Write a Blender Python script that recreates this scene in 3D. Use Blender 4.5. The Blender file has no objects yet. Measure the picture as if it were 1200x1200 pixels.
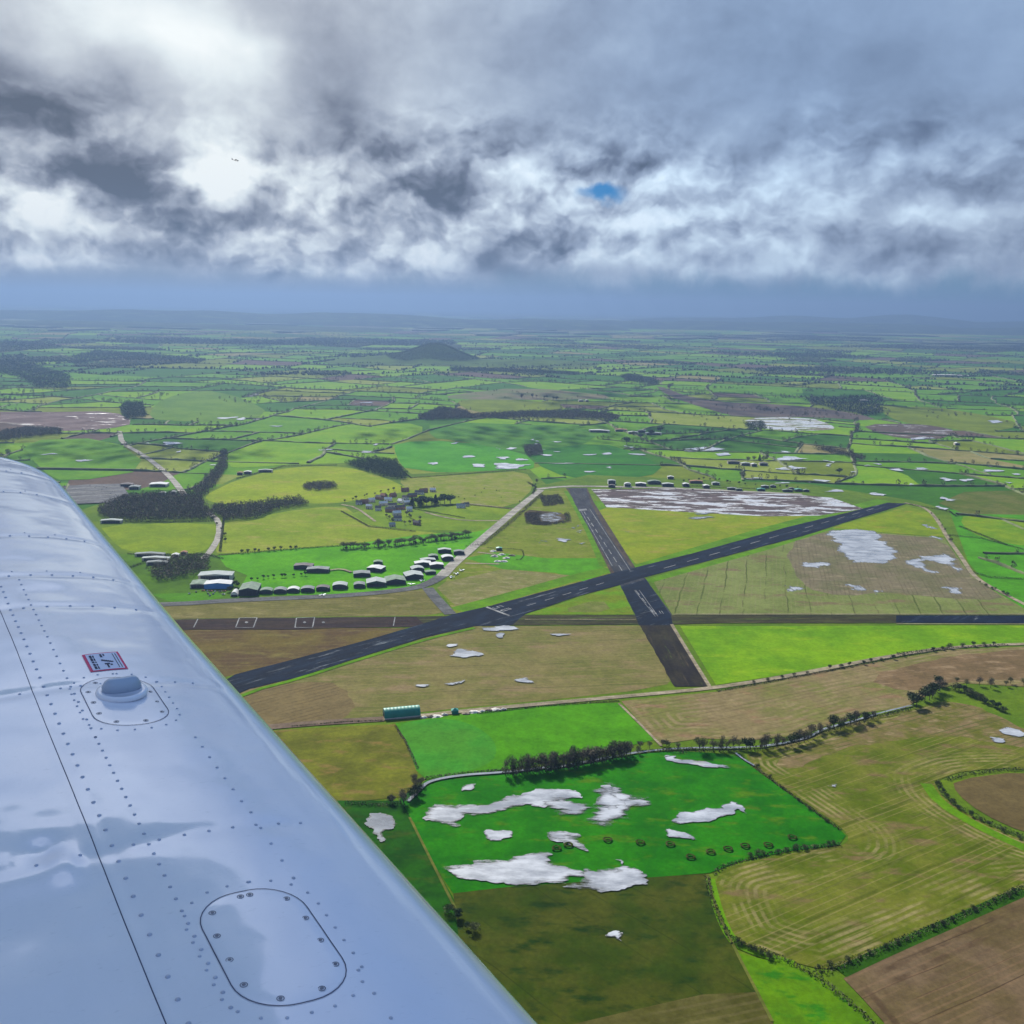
import bpy, math, random
import numpy as np
from mathutils import Vector, Matrix, noise, geometry
random.seed(7); rng = np.random.default_rng(7)
C = bpy.context.scene.collection
SC = bpy.context.scene
R_ = math.radians
# ------------------------------------------------------------------ camera
H = 370.0; FPX = 1177.0; PITCH = R_(11.7); ROLL = R_(1.0)
_F = Vector((0, math.cos(PITCH), -math.sin(PITCH)))
_R0 = Vector((1, 0, 0)); _U0 = Vector((0, math.sin(PITCH), math.cos(PITCH)))
_R = _R0*math.cos(ROLL) + _U0*math.sin(ROLL)
_U = -_R0*math.sin(ROLL) + _U0*math.cos(ROLL)
CAM = Vector((0, 0, H))
cam_d = bpy.data.cameras.new('camera'); cam = bpy.data.objects.new('camera', cam_d); C.objects.link(cam)
M = Matrix.Identity(4)
for i in range(3):
    M[i][0] = _R[i]; M[i][1] = _U[i]; M[i][2] = -_F[i]; M[i][3] = CAM[i]
cam.matrix_world = M
cam_d.sensor_width = 36; cam_d.angle = 2*math.atan(600/FPX)
cam_d.clip_start = 0.05; cam_d.clip_end = 200000
SC.camera = cam

def ray(px, py):
    return (_R*((px-600)/FPX) + _U*((600-py)/FPX) + _F)
def G(px, py, z=0.0):
    d = ray(px, py)
    if d.z > -0.004: d.z = -0.004
    t = (z-H)/d.z
    return (d.x*t, d.y*t)
def ang(p, q):
    a = G(*p); b = G(*q); return math.atan2(b[1]-a[1], b[0]-a[0])
def azel(px, py):
    d = ray(px, py).normalized()
    return math.atan2(d.x, d.y), math.asin(d.z)

# ------------------------------------------------------------------ object helpers
def link(name, me, mat=None, parent=None):
    o = bpy.data.objects.new(name, me); C.objects.link(o)
    if mat is not None and me is not None:
        for m in (mat if isinstance(mat, (list, tuple)) else [mat]): me.materials.append(m)
    if parent is not None: o.parent = parent
    return o
def tag(o, label=None, cat=None, group=None, kind=None):
    if label: o['label'] = label
    if cat: o['category'] = cat
    if group: o['group'] = group
    if kind: o['kind'] = kind
    return o
def empty(name, loc, rz=0, label=None, cat=None, group=None):
    o = bpy.data.objects.new(name, None); C.objects.link(o)
    o.location = loc; o.rotation_euler = (0, 0, rz); o.empty_display_size = .5
    return tag(o, label, cat, group)
def copy_tree(o, parent=None):
    c = o.copy(); C.objects.link(c); c.parent = parent
    for ch in list(o.children): copy_tree(ch, c)
    return c
def mesh_np(name, v, f, mi=None, smooth=False):
    v = np.asarray(v, dtype=np.float32); f = np.asarray(f, dtype=np.int32)
    me = bpy.data.meshes.new(name); k = f.shape[1]
    me.vertices.add(len(v)); me.vertices.foreach_set('co', v.ravel())
    me.loops.add(f.size); me.loops.foreach_set('vertex_index', f.ravel())
    me.polygons.add(len(f)); me.polygons.foreach_set('loop_start', np.arange(0, f.size, k, dtype=np.int32))
    if mi is not None: me.polygons.foreach_set('material_index', np.asarray(mi, dtype=np.int32))
    if smooth: me.polygons.foreach_set('use_smooth', np.ones(len(f), dtype=bool))
    me.update(calc_edges=True); me.validate(); return me
class MB:
    """collects simple shapes into one mesh"""
    def __init__(s): s.v = []; s.f = []; s.m = []
    def add(s, vs, fs, m=0):
        b = len(s.v); s.v += [tuple(x) for x in vs]; s.f += [tuple(i+b for i in q) for q in fs]; s.m += [m]*len(fs)
    def box(s, x0, x1, y0, y1, z0, z1, m=0):
        s.add([(x0,y0,z0),(x1,y0,z0),(x1,y1,z0),(x0,y1,z0),(x0,y0,z1),(x1,y0,z1),(x1,y1,z1),(x0,y1,z1)],
              [(0,3,2,1),(4,5,6,7),(0,1,5,4),(1,2,6,5),(2,3,7,6),(3,0,4,7)], m)
    def loft(s, rings, m=0, caps=True):
        n = len(rings[0]); vs = [p for r in rings for p in r]; fs = []
        for i in range(len(rings)-1):
            for j in range(n):
                a = i*n+j; b = i*n+(j+1) % n; fs.append((a, b, b+n, a+n))
        if caps: fs.append(tuple(range(n-1, -1, -1))); fs.append(tuple(range((len(rings)-1)*n, len(rings)*n)))
        s.add(vs, fs, m)
    def tube(s, p, q, r0, r1, n=6, m=0):
        p = Vector(p); q = Vector(q); d = (q-p).normalized()
        a = d.orthogonal().normalized(); b = d.cross(a)
        s.loft([[p+(a*math.cos(t)+b*math.sin(t))*r0 for t in [2*math.pi*i/n for i in range(n)]],
                [q+(a*math.cos(t)+b*math.sin(t))*r1 for t in [2*math.pi*i/n for i in range(n)]]], m)
    def build(s, name, mat=None, parent=None, smooth=False):
        me = bpy.data.meshes.new(name); me.from_pydata(s.v, [], s.f); me.update()
        if any(s.m): me.polygons.foreach_set('material_index', s.m)
        if smooth: me.polygons.foreach_set('use_smooth', [True]*len(me.polygons))
        return link(name, me, mat, parent)

# ------------------------------------------------------------------ node helpers
class NT:
    def __init__(s, nt): s.t = nt; s.L = nt.links
    def n(s, typ, **kw):
        o = s.t.nodes.new(typ)
        for k, v in kw.items():
            if k == 'i':
                for kk, vv in v.items():
                    if hasattr(vv, 'is_output'): s.L.new(vv, o.inputs[kk])
                    else: o.inputs[kk].default_value = vv
            else: setattr(o, k, v)
        return o
    def math(s, op, a, b=None, c=None, clamp=False):
        o = s.n('ShaderNodeMath', operation=op); o.use_clamp = clamp
        for i, x in enumerate((a, b, c)):
            if x is None: continue
            if hasattr(x, 'is_output'): s.L.new(x, o.inputs[i])
            else: o.inputs[i].default_value = x
        return o.outputs[0]
    def mix(s, f, a, b, mode='MIX'):
        o = s.n('ShaderNodeMix', data_type='RGBA', blend_type=mode)
        for i, x in ((0, f), (6, a), (7, b)):
            if hasattr(x, 'is_output'): s.L.new(x, o.inputs[i])
            elif i == 0: o.inputs[0].default_value = x
            else: o.inputs[i].default_value = (*x[:3], 1)
        return o.outputs[2]
    def noise(s, vec, scale, detail=4, rough=.55, dist=0., dim='3D'):
        o = s.n('ShaderNodeTexNoise', noise_dimensions=dim, i={'Scale': scale, 'Detail': detail, 'Roughness': rough, 'Distortion': dist})
        s.L.new(vec, o.inputs['Vector']); return o.outputs[0]
    def step(s, x, a, b, lo=0., hi=1.):
        o = s.n('ShaderNodeMapRange', interpolation_type='SMOOTHSTEP')
        s.L.new(x, o.inputs[0]); o.inputs[1].default_value = a; o.inputs[2].default_value = b
        o.inputs[3].default_value = lo; o.inputs[4].default_value = hi; return o.outputs[0]
    def mapping(s, vec, loc=(0,0,0), rot=(0,0,0), sc=(1,1,1), typ='POINT'):
        o = s.n('ShaderNodeMapping', vector_type=typ); s.L.new(vec, o.inputs[0])
        o.inputs[1].default_value = loc; o.inputs[2].default_value = rot; o.inputs[3].default_value = sc
        return o.outputs[0]
def newmat(name):
    m = bpy.data.materials.new(name); m.use_nodes = True
    t = m.node_tree; b = t.nodes['Principled BSDF']; return m, NT(t), b
def plain(name, col, rough=.7, var=.25, scale=.6, metallic=0., spec=.3, coat=0.):
    """a solid paint / material with a little mottling"""
    m, N, b = newmat(name)
    tc = N.n('ShaderNodeNewGeometry').outputs['Position']
    nz = N.noise(tc, scale, 5, .6)
    lo = [c*(1-var) for c in col]; hi = [min(1, c*(1+var)) for c in col]
    N.L.new(N.mix(N.step(nz, .3, .7), lo, hi), b.inputs['Base Color'])
    b.inputs['Roughness'].default_value = rough; b.inputs['Metallic'].default_value = metallic
    b.inputs['Specular IOR Level'].default_value = spec; b.inputs['Coat Weight'].default_value = coat
    return m

WATER_COL = (.36, .37, .38)
def ground_mat(name, c1, c2, scale=55, c3=None, fine=.18, stripe=None, edge=None, flood=None, seed=0, patch=None, sat=1.):
    """field surface: c1/c2 large mottling, c3 rarer patches; stripe=(angle, period m, width 0-1, colour, strength);
       edge=(period, colour, strength) follows the field margin; flood=(amount, scale, stretch, angle)"""
    m, N, b = newmat(name)
    pos = N.n('ShaderNodeNewGeometry').outputs['Position']
    pos = N.mapping(pos, loc=(seed*731.7, seed*417.3, 0))
    n1 = N.noise(pos, 1/scale, 5, .6)
    col = N.mix(N.step(n1, .38, .62), c1, c2)
    if c3 is not None:
        n3 = N.noise(N.mapping(pos, loc=(931, 77, 0), rot=(0, 0, .5), sc=(1, 2.2, 1)), 1/(scale*.7), 6, .62)
        col = N.mix(N.step(n3, .52, .68), col, c3)
    if stripe is not None:
        for (a, per, wid, sc, st) in (stripe if isinstance(stripe, list) else [stripe]):
            p = N.mapping(pos, rot=(0, 0, -a))
            sep = N.n('ShaderNodeSeparateXYZ'); N.L.new(p, sep.inputs[0])
            w = N.noise(pos, 1/70, 2)
            y = N.math('MULTIPLY_ADD', w, per*.35, sep.outputs[1])
            fr = N.math('PINGPONG', y, per/2)
            ln = N.step(fr, wid*per*.5, wid*per*.5*.35)
            brk = N.step(N.noise(N.mapping(p, sc=(.012, .12, 1)), 1., 4, .6), .40, .58)
            col = N.mix(N.math('MULTIPLY', N.math('MULTIPLY', ln, brk), st), col, sc)
    if edge is not None:
        per, sc, st, reach = edge
        at = N.n('ShaderNodeAttribute', attribute_name='edge').outputs['Fac']
        w = N.noise(pos, 1/45, 3)
        e = N.math('MULTIPLY_ADD', w, per*.5, at)
        ln = N.step(N.math('PINGPONG', e, per/2), per*.34, per*.12)
        far = N.step(at, reach, reach*.45)
        brk = N.step(N.noise(pos, 1/38, 5, .65), .42, .60)
        col = N.mix(N.math('MULTIPLY', N.math('MULTIPLY', ln, far), N.math('MULTIPLY', brk, st)), col, sc)
    nf = N.noise(pos, 1/3.5, 4, .7)
    col = N.mix(1., col, N.mix(N.step(nf, .3, .7), (1-fine,)*3, (1+fine*.5,)*3), 'MULTIPLY')
    nb = N.noise(N.mapping(pos, loc=(55, 99, 3)), 1/14, 4, .6)
    col = N.mix(1., col, N.mix(N.step(nb, .35, .65), (1-fine*.8,)*3, (1, 1, 1)), 'MULTIPLY')
    N.L.new(col, b.inputs['Base Color'])
    b.inputs['Roughness'].default_value = .95; b.inputs['Specular IOR Level'].default_value = .02
    if flood is not None:
        amt, fs, stx, fa = flood
        p = N.mapping(N.mapping(pos, loc=(313, 55, 0), rot=(0, 0, -fa)), sc=(1/stx, 1, 1))
        k = N.step(N.noise(p, 1/fs, 7, .66), 1-amt-.02, 1-amt+.035)
        N.L.new(N.mix(k, col, WATER_COL), b.inputs['Base Color'])
        N.L.new(N.math('MULTIPLY_ADD', k, -.70, .95), b.inputs['Roughness'])
        N.L.new(N.math('MULTIPLY_ADD', k, .8, .02), b.inputs['Specular IOR Level'])
    return m
def sm(c, s=2.45):
    c = (c[0], c[1], c[2]*(.6 if c[1] > c[0]*1.12 else 1.0))
    return sm0(c, s)
def sm0(c, s):   # sRGB 0-255 of the lit photograph -> albedo
    return tuple(min(.9, (((x/255+.055)/1.055)**2.4 if x > 10 else x/255/12.92)/s) for x in c)

def water_mat(name, col=None, rough=.10, ragged=None, mud=(.085, .075, .05)):
    """standing water; ragged=(metres, noise scale, stretch, bias): the pool thins out over wet grass towards its margin"""
    col = col or WATER_COL
    m, N, b = newmat(name)
    pos = N.n('ShaderNodeNewGeometry').outputs['Position']
    n1 = N.noise(N.mapping(pos, sc=(.5, 1, 1)), 1/16, 6, .65)
    c = N.mix(N.step(n1, .35, .68), [x*.45 for x in col], col)
    b.inputs['Roughness'].default_value = rough; b.inputs['Specular IOR Level'].default_value = 1.
    b.inputs['IOR'].default_value = 1.7
    nb = N.n('ShaderNodeBump', i={'Strength': .12, 'Distance': .3}); N.L.new(N.noise(pos, .35, 4), nb.inputs['Height'])
    N.L.new(nb.outputs[0], b.inputs['Normal'])
    if ragged:
        w, fs, stx, bias = ragged
        at = N.n('ShaderNodeAttribute', attribute_name='edge').outputs['Fac']
        n2 = N.noise(N.mapping(pos, sc=(1/stx, 1, 1), loc=(17, 91, 0)), 1/fs, 7, .68)
        f = N.math('ADD', N.math('MULTIPLY', N.math('MINIMUM', N.math('DIVIDE', at, w), 1.), .42), n2)
        k = N.step(f, bias-.03, bias+.13); sh = N.step(f, bias, bias+.22)
        c = N.mix(sh, mud, c)
        t = N.n('ShaderNodeBsdfTransparent'); mx = N.n('ShaderNodeMixShader'); out = [n for n in N.t.nodes if n.type == 'OUTPUT_MATERIAL'][0]
        N.L.new(k, mx.inputs[0]); N.L.new(t.outputs[0], mx.inputs[1]); N.L.new(b.outputs[0], mx.inputs[2]); N.L.new(mx.outputs[0], out.inputs[0])
    N.L.new(c, b.inputs['Base Color'])
    return m

# ------------------------------------------------------------------ ground polygons
LAY = {'z': .9}
def resample(P, step, closed=True, smooth=0, wob=0., seed=0):
    P = [Vector((p[0], p[1])) for p in P]; n = len(P)
    for _ in range(smooth):
        Q = []
        for i in range(n if closed else n-1):
            a = P[i]; b = P[(i+1) % n]; Q += [a*.75+b*.25, a*.25+b*.75]
        if not closed: Q = [P[0]] + Q + [P[-1]]
        P = Q; n = len(P)
    out = []
    for i in range(n if closed else n-1):
        a = P[i]; b = P[(i+1) % n]; L = (b-a).length; k = max(1, int(L/step))
        for j in range(k): out.append(a.lerp(b, j/k))
    if not closed: out.append(P[-1])
    if wob:
        out = [p + Vector((noise.noise(Vector((p.x/step/3+seed, p.y/step/3, 1.3))), noise.noise(Vector((p.x/step/3, p.y/step/3+seed, 7.7)))))*wob for p in out]
    return out
HAND = []   # hand placed ground polygons (world), used to keep the generated fields' hedges out
def poly(name, pts, mat, label, smooth=0, wob=0., world=False, edge=False, step=None, dz=.007, kind='structure', cat=None, z=None):
    if z is None: LAY['z'] += dz; z = LAY['z']
    P = pts if world else [G(*p) for p in pts]
    d = sum(math.hypot(*p) for p in P)/len(P)
    st = step or max(4., d/180)
    P = resample(P, st, True, smooth, wob, len(bpy.data.objects)*.37)
    if name == 'water':
        k = max(1.5, d/450); P = resample(P, k, True)
        def wn(p, f, s): return noise.noise(Vector((p.x/f/1.8+s, p.y/f, s)))
        P = [p+Vector(((wn(p, k*7, 3)*3.2+wn(p, k*2.6, 5)*1.6+wn(p, k*1.1, 6)*.8)*k*1.5, (wn(p, k*7, 13)*3+wn(p, k*2.6, 15)*1.5+wn(p, k*1.1, 16)*.8)*k)) for p in P]
    if edge:
        xs = [p.x for p in P]; ys = [p.y for p in P]; pts2 = [p.copy() for p in P]; A = np.array([(p.x, p.y) for p in P]); B = np.roll(A, -1, 0); D = B-A; DD = (D**2).sum(1)+1e-9
        def dist(q):
            t = np.clip(((q-A)*D).sum(1)/DD, 0, 1); return np.sqrt((((A+D*t[:, None])-q)**2).sum(1)).min()
        g = 7. if name != 'water' else max(2.2, d/320)
        for x in np.arange(min(xs), max(xs), g):
            for y in np.arange(min(ys), max(ys), g):
                q = np.array([x+random.random()*2, y+random.random()*2])
                c = ((A[:, 1] > q[1]) != (B[:, 1] > q[1])) & (q[0] < D[:, 0]*(q[1]-A[:, 1])/(D[:, 1]+1e-12)+A[:, 0])
                if c.sum() % 2 and dist(q) > g*.35: pts2.append(Vector(q))
        n = len(P)
        V, E_, F_, *_r = geometry.delaunay_2d_cdt(pts2, [(i, (i+1) % n) for i in range(n)], [], 1, 1e-4)
        me = bpy.data.meshes.new(name); me.from_pydata([(v.x, v.y, z) for v in V], [], F_); me.update()
        at = me.attributes.new('edge', 'FLOAT', 'POINT')
        at.data.foreach_set('value', [dist(np.array((v.x, v.y))) for v in V])
    else:
        n = len(P)
        V, E_, F_, *_r = geometry.delaunay_2d_cdt(P, [(i, (i+1) % n) for i in range(n)], [], 1, 1e-3)
        me = bpy.data.meshes.new(name); me.from_pydata([(v.x, v.y, z) for v in V], [], F_); me.update()
    for p in me.polygons:
        if p.normal.z < 0: me.flip_normals(); break
    o = link(name, me, mat); tag(o, label, cat, None, kind)
    return o
def strip(name, pts, width, mat, label, world=False, smooth=1, dz=.007, wob=0., z=None, w1=None, kind='structure'):
    """a road / track along a centre line; width in metres"""
    if z is None: LAY['z'] += dz; z = LAY['z']
    P = [Vector(p) for p in (pts if world else [G(*p) for p in pts])]
    P = resample(P, 12, False, smooth); n = len(P); v = []; f = []
    for i, p in enumerate(P):
        t = (P[min(n-1, i+1)]-P[max(0, i-1)]).normalized(); q = Vector((-t.y, t.x))
        w = width if w1 is None else width+(w1-width)*i/(n-1)
        j = noise.noise(Vector((p.x*.05, p.y*.05, 0)))*wob
        v += [(p.x-q.x*(w/2+j), p.y-q.y*(w/2+j), z), (p.x+q.x*(w/2+j), p.y+q.y*(w/2+j), z)]
        if i: f.append((2*i-2, 2*i-1+0, 2*i+1, 2*i))
    me = bpy.data.meshes.new(name); me.from_pydata(v, [], [(a, d, c, b) if False else (a, b, c, d) for a, b, c, d in f]); me.update()
    if len(me.polygons) and me.polygons[0].normal.z < 0: me.flip_normals()
    return tag(link(name, me, mat), label, None, None, kind)

# ------------------------------------------------------------------ foliage
def tris_cloud(cen, rad, n, L, W, rr, up=.0, shell=.5):
    """n slender leaf / twig faces inside an ellipsoid"""
    d = rr.normal(size=(n, 3)); d /= np.linalg.norm(d, axis=1)[:, None]
    r = rr.random(n)**(1/3.)*(1-shell)+shell*(.75+.3*rr.random(n))
    c = np.asarray(cen)+d*r[:, None]*np.asarray(rad)
    a = rr.normal(size=(n, 3)); a[:, 2] += up; a /= np.linalg.norm(a, axis=1)[:, None]
    b = np.cross(a, rr.normal(size=(n, 3))); b /= np.linalg.norm(b, axis=1)[:, None]
    l = L*(.6+.8*rr.random(n))[:, None]; w = W*(.6+.8*rr.random(n))[:, None]
    return np.stack([c-a*l/2-b*w/2, c-a*l/2+b*w/2, c+a*l/2+b*w*.3, c+a*l/2-b*w*.3], 1)
def quads_mesh(name, Q, smooth=False):
    Q = np.concatenate(Q); n = len(Q)
    return mesh_np(name, Q.reshape(-1, 3), np.arange(n*4).reshape(n, 4))
def foliage_mat(name, c1, c2, scale=.45, trans=0.):
    m, N, b = newmat(name)
    pos = N.n('ShaderNodeNewGeometry').outputs['Position']
    oi = N.n('ShaderNodeObjectInfo').outputs['Random']
    n1 = N.noise(pos, scale, 3, .6)
    f = N.math('ADD', N.step(n1, .3, .7), N.math('MULTIPLY_ADD', oi, .5, -.25), clamp=True)
    N.L.new(N.mix(f, c1, c2), b.inputs['Base Color'])
    b.inputs['Roughness'].default_value = .9; b.inputs['Specular IOR Level'].default_value = .1
    return m
MF = {
 'bare': foliage_mat('bare_twigs', (.055, .048, .035), (.13, .115, .075)),
 'bare_green': foliage_mat('budding_twigs', (.055, .06, .025), (.15, .15, .055)),
 'ever': foliage_mat('evergreen_leaves', (.012, .028, .014), (.04, .075, .03)),
 'ivy': foliage_mat('dark_leaves', (.02, .035, .015), (.06, .085, .03)),
 'hedge': foliage_mat('hedge_leaves', (.025, .038, .016), (.085, .095, .04), .3),
 'hedge_brown': foliage_mat('bare_hedge_twigs', (.05, .045, .03), (.13, .11, .07), .3),
 'bark': plain('bark', (.09, .075, .055), .9, .3, 3.),
}
PROTO = {}
def tree_meshes(kind, k):
    key = (kind, k)
    if key in PROTO: return PROTO[key]
    rr = np.random.default_rng(hash(kind) % 1000 if False else sum(map(ord, kind))*13+k)
    tr = MB(); Q = []
    if kind == 'conifer':
        tr.tube((0, 0, -.02), (0, 0, .9), .022, .006)
        for j in range(9):
            z = .12+.095*j; r = .26*(1-j/9.6)
            for a in range(5 if r > .1 else 3):
                t = a*2*math.pi/5+rr.random()*1.2
                Q.append(tris_cloud((math.cos(t)*r*.5, math.sin(t)*r*.5, z), (r*.55+.02, r*.55+.02, .055), 26, .07, .04, rr, shell=.3))
        mats = 'ever'
    elif kind == 'poplar':
        tr.tube((0, 0, -.02), (0, 0, .75), .02, .006)
        for j in range(12):
            z = .2+.65*rr.random(); t = rr.random()*6.28; r = .12*(1-abs(z-.5)*.6)
            tr.tube((0, 0, z-.12), (math.cos(t)*r, math.sin(t)*r, z+.08), .008, .003, 4)
        for j in range(14):
            z = .25+.68*j/13; r = .10+.05*rr.random(); t = rr.random()*6.28
            Q.append(tris_cloud((math.cos(t)*r*.6, math.sin(t)*r*.6, z), (r, r, .12), 34, .10, .012, rr, up=1.6, shell=.2))
        mats = 'bare'
    else:
        wide = {'bush': .55, 'round': .40, 'bare': .36, 'bare_green': .36, 'dense': .38}[kind]
        zc = .5 if kind == 'bush' else .62
        tr.tube((0, 0, -.02), (.01, 0, .42), .03 if kind != 'bush' else .02, .018)
        for j in range(9):
            t = j*2.4+rr.random(); r = wide*(.35+.45*rr.random()); z = .5+.35*rr.random()
            tr.tube((.01, 0, .25+.15*rr.random()), (math.cos(t)*r, math.sin(t)*r, z), .013, .004, 4)
        nc = 13
        for j in range(nc):
            t = j*2.399; rr_ = math.sqrt((j+.5)/nc)*wide*.74
            z = zc+(.30 if kind != 'bush' else .36)*(1-(rr_/wide)**2)*(rr.random()*1.5-.6)
            s = wide*(.36+.2*rr.random())
            if kind in ('bare', 'bare_green'): Q.append(tris_cloud((math.cos(t)*rr_, math.sin(t)*rr_, z), (s, s, s*.85), 42, .11, .016, rr, up=.5, shell=.3))
            else: Q.append(tris_cloud((math.cos(t)*rr_, math.sin(t)*rr_, z), (s, s, s*.8), 44, .075, .05, rr, shell=.5))
        mats = {'bush': 'hedge', 'round': 'ivy', 'bare': 'bare', 'bare_green': 'bare_green', 'dense': 'ever'}[kind]
    tm = tr.build('trunk', MF['bark']); cm = quads_mesh('crown', Q)
    cm.materials.append(MF[mats]); me = tm.data; bpy.data.objects.remove(tm)
    PROTO[key] = (me, cm); return PROTO[key]
NTREE = [0]
def tree(x, y, h, kind, label, group, name=None, w=1., z=.9):
    k = random.randrange(5 if kind not in ('poplar', 'conifer') else 3)
    tm, cm = tree_meshes(kind, k); NTREE[0] += 1
    nm = name or {'conifer': 'conifer_tree', 'poplar': 'poplar_tree', 'bush': 'shrub'}.get(kind, 'deciduous_tree')
    e = empty(nm, (x, y, z), random.random()*6.28, label, 'shrub' if kind == 'bush' else 'tree', group)
    e.scale = (h*w, h*w, h)
    link('trunk', tm, None, e); link('crown', cm, None, e)
    return e
ORD = 'first second third fourth fifth sixth seventh eighth ninth tenth eleventh twelfth thirteenth fourteenth fifteenth sixteenth seventeenth eighteenth nineteenth twentieth twenty-first twenty-second twenty-third twenty-fourth twenty-fifth twenty-sixth twenty-seventh twenty-eighth twenty-ninth thirtieth'.split()
ORD += ['%s-%s' % (t, u) for t in ('thirty', 'forty') for u in ORD[:9]]
ORD.insert(39, 'fortieth')
def ordl(i, n):
    if i == 0: return 'leftmost'
    if i == n-1: return 'rightmost'
    return (ORD[i]+' from left') if i < len(ORD) else 'one'
def tree_row(pl, n, h, kinds, what, where, jit=3., w=1., hv=.25):
    """n trees spaced along a pixel polyline; what/where make up the labels"""
    P = [Vector(G(*p)) for p in pl]; L = [0]
    for a, b in zip(P, P[1:]): L.append(L[-1]+(b-a).length)
    for i in range(n):
        s = L[-1]*(i+.5+(random.random()-.5)*.5)/n
        j = max(k for k in range(len(L)-1) if L[k] <= s); q = P[j].lerp(P[j+1], (s-L[j])/(L[j+1]-L[j]))
        kd = random.choice(kinds)
        tree(q.x+random.uniform(-jit, jit), q.y+random.uniform(-jit, jit), h*random.uniform(1-hv, 1+hv), kd,
             '%s %s, %s' % ({'poplar': 'tall bare narrow tree', 'conifer': 'dark green conifer', 'bush': 'low dark shrub', 'round': 'dark rounded tree',
                            'bare': 'bare brown winter tree', 'bare_green': 'bare olive-tinged tree', 'dense': 'dense dark evergreen tree'}[kd], where, ordl(i, n)), what, w=w)
def hedge_mesh(P, h, w, dens, rr, leaf=.9):
    Q = []
    P = resample(P, 2.5, False)
    for a, b in zip(P, P[1:]):
        hh = h*(.7+.6*(.5+.5*noise.noise(Vector((a.x*.06, a.y*.06, 3)))))*(1 if noise.noise(Vector((a.x*.02, a.y*.02, 9))) > -.45 else .45)
        c = ((a.x+b.x)/2, (a.y+b.y)/2, .9+hh*.45)
        Q.append(tris_cloud(c, (2.2, w*.5+.6, hh*.55) if abs(b.x-a.x) > abs(b.y-a.y) else (w*.5+.6, 2.2, hh*.55), int(dens), leaf, leaf*.6, rr, shell=.4))
    return Q
def hedge(pl, h, w, label, mat='hedge', dens=12, name='hedge'):
    P = [Vector(G(*p)) for p in pl]
    me = quads_mesh(name, hedge_mesh(P, h, w, dens, rng))
    return tag(link(name, me, MF[mat]), label, 'hedge', 'hedges round the nearer fields')
def wood(pts, label, h=12, mat='bare', sp=6.5, n=46, kind='stuff', world=False, z=.9, zf=None, cat='woodland', name='woodland'):
    P = [Vector(G(*p)) for p in pts] if not world else [Vector(p) for p in pts]
    A = np.array([(p.x, p.y) for p in P]); B = np.roll(A, -1, 0); D = B-A
    Q = []
    for x in np.arange(A[:, 0].min(), A[:, 0].max(), sp):
        for y in np.arange(A[:, 1].min(), A[:, 1].max(), sp):
            q = (x+random.uniform(-2.5, 2.5), y+random.uniform(-2.5, 2.5))
            c = ((A[:, 1] > q[1]) != (B[:, 1] > q[1])) & (q[0] < D[:, 0]*(q[1]-A[:, 1])/(D[:, 1]+1e-12)+A[:, 0])
            if c.sum() % 2 == 0: continue
            hh = h*random.uniform(.7, 1.25); z0 = zf(*q) if zf else z
            Q.append(tris_cloud((q[0], q[1], z0+hh*.55), (sp*.75, sp*.75, hh*.45), n, sp*.34, sp*.10, rng, up=.4, shell=.35))
    me = quads_mesh(name, Q)
    return tag(link(name, me, MF[mat]), label, cat, None, kind)
import bmesh
# ------------------------------------------------------------------ light, sky, air
SUN_AZ, SUN_EL = R_(-19), R_(38)
SUNV = Vector((math.sin(SUN_AZ)*math.cos(SUN_EL), math.cos(SUN_AZ)*math.cos(SUN_EL), math.sin(SUN_EL)))
sl = bpy.data.lights.new('sun', 'SUN'); sl.energy = 4.8; sl.angle = R_(.6); sl.color = (1, .95, .86)
so = bpy.data.objects.new('sun', sl); C.objects.link(so); so.rotation_euler = SUNV.to_track_quat('Z', 'Y').to_euler()
SC.view_settings.view_transform = 'Standard'; SC.view_settings.look = 'None'; SC.view_settings.exposure = 1.2; SC.view_settings.gamma = 1
EXP = 2**1.2
W = bpy.data.worlds.new('World'); SC.world = W; W.use_nodes = True
N = NT(W.node_tree); W.node_tree.nodes.clear()
sky = N.n('ShaderNodeTexSky', sky_type='NISHITA', sun_disc=False); sky.sun_elevation = SUN_EL; sky.sun_rotation = SUN_AZ
tc = N.n('ShaderNodeTexCoord').outputs['Generated']
dn = N.n('ShaderNodeVectorMath', operation='NORMALIZE'); N.L.new(tc, dn.inputs[0]); d = dn.outputs[0]
sp = N.n('ShaderNodeSeparateXYZ'); N.L.new(d, sp.inputs[0])
az = N.math('ARCTAN2', sp.outputs[0], sp.outputs[1]); el = N.math('ARCSINE', sp.outputs[2])
ae = N.n('ShaderNodeCombineXYZ'); N.L.new(az, ae.inputs[0]); N.L.new(el, ae.inputs[1]); ae = ae.outputs[0]
# cloud layer seen in perspective: project the direction on a slightly domed deck
zz = N.math('ADD', N.math('MAXIMUM', sp.outputs[2], 0.), .10)
cx = N.n('ShaderNodeCombineXYZ'); N.L.new(N.math('DIVIDE', sp.outputs[0], zz), cx.inputs[0]); N.L.new(N.math('DIVIDE', sp.outputs[1], zz), cx.inputs[1])
deck = cx.outputs[0]
def distort(vec, nsc, amt, seed):
    t = N.n('ShaderNodeTexNoise', i={'Scale': nsc, 'Detail': 4, 'Roughness': .6}); N.L.new(N.mapping(vec, loc=(seed, seed, seed)), t.inputs['Vector'])
    s = N.n('ShaderNodeVectorMath', operation='MULTIPLY_ADD'); N.L.new(t.outputs['Color'], s.inputs[0])
    s.inputs[1].default_value = (amt, amt, 0); N.L.new(vec, s.inputs[2])
    o = N.n('ShaderNodeVectorMath', operation='SUBTRACT'); N.L.new(s.outputs[0], o.inputs[0]); o.inputs[1].default_value = (amt/2, amt/2, 0)
    return o.outputs[0]
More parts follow.
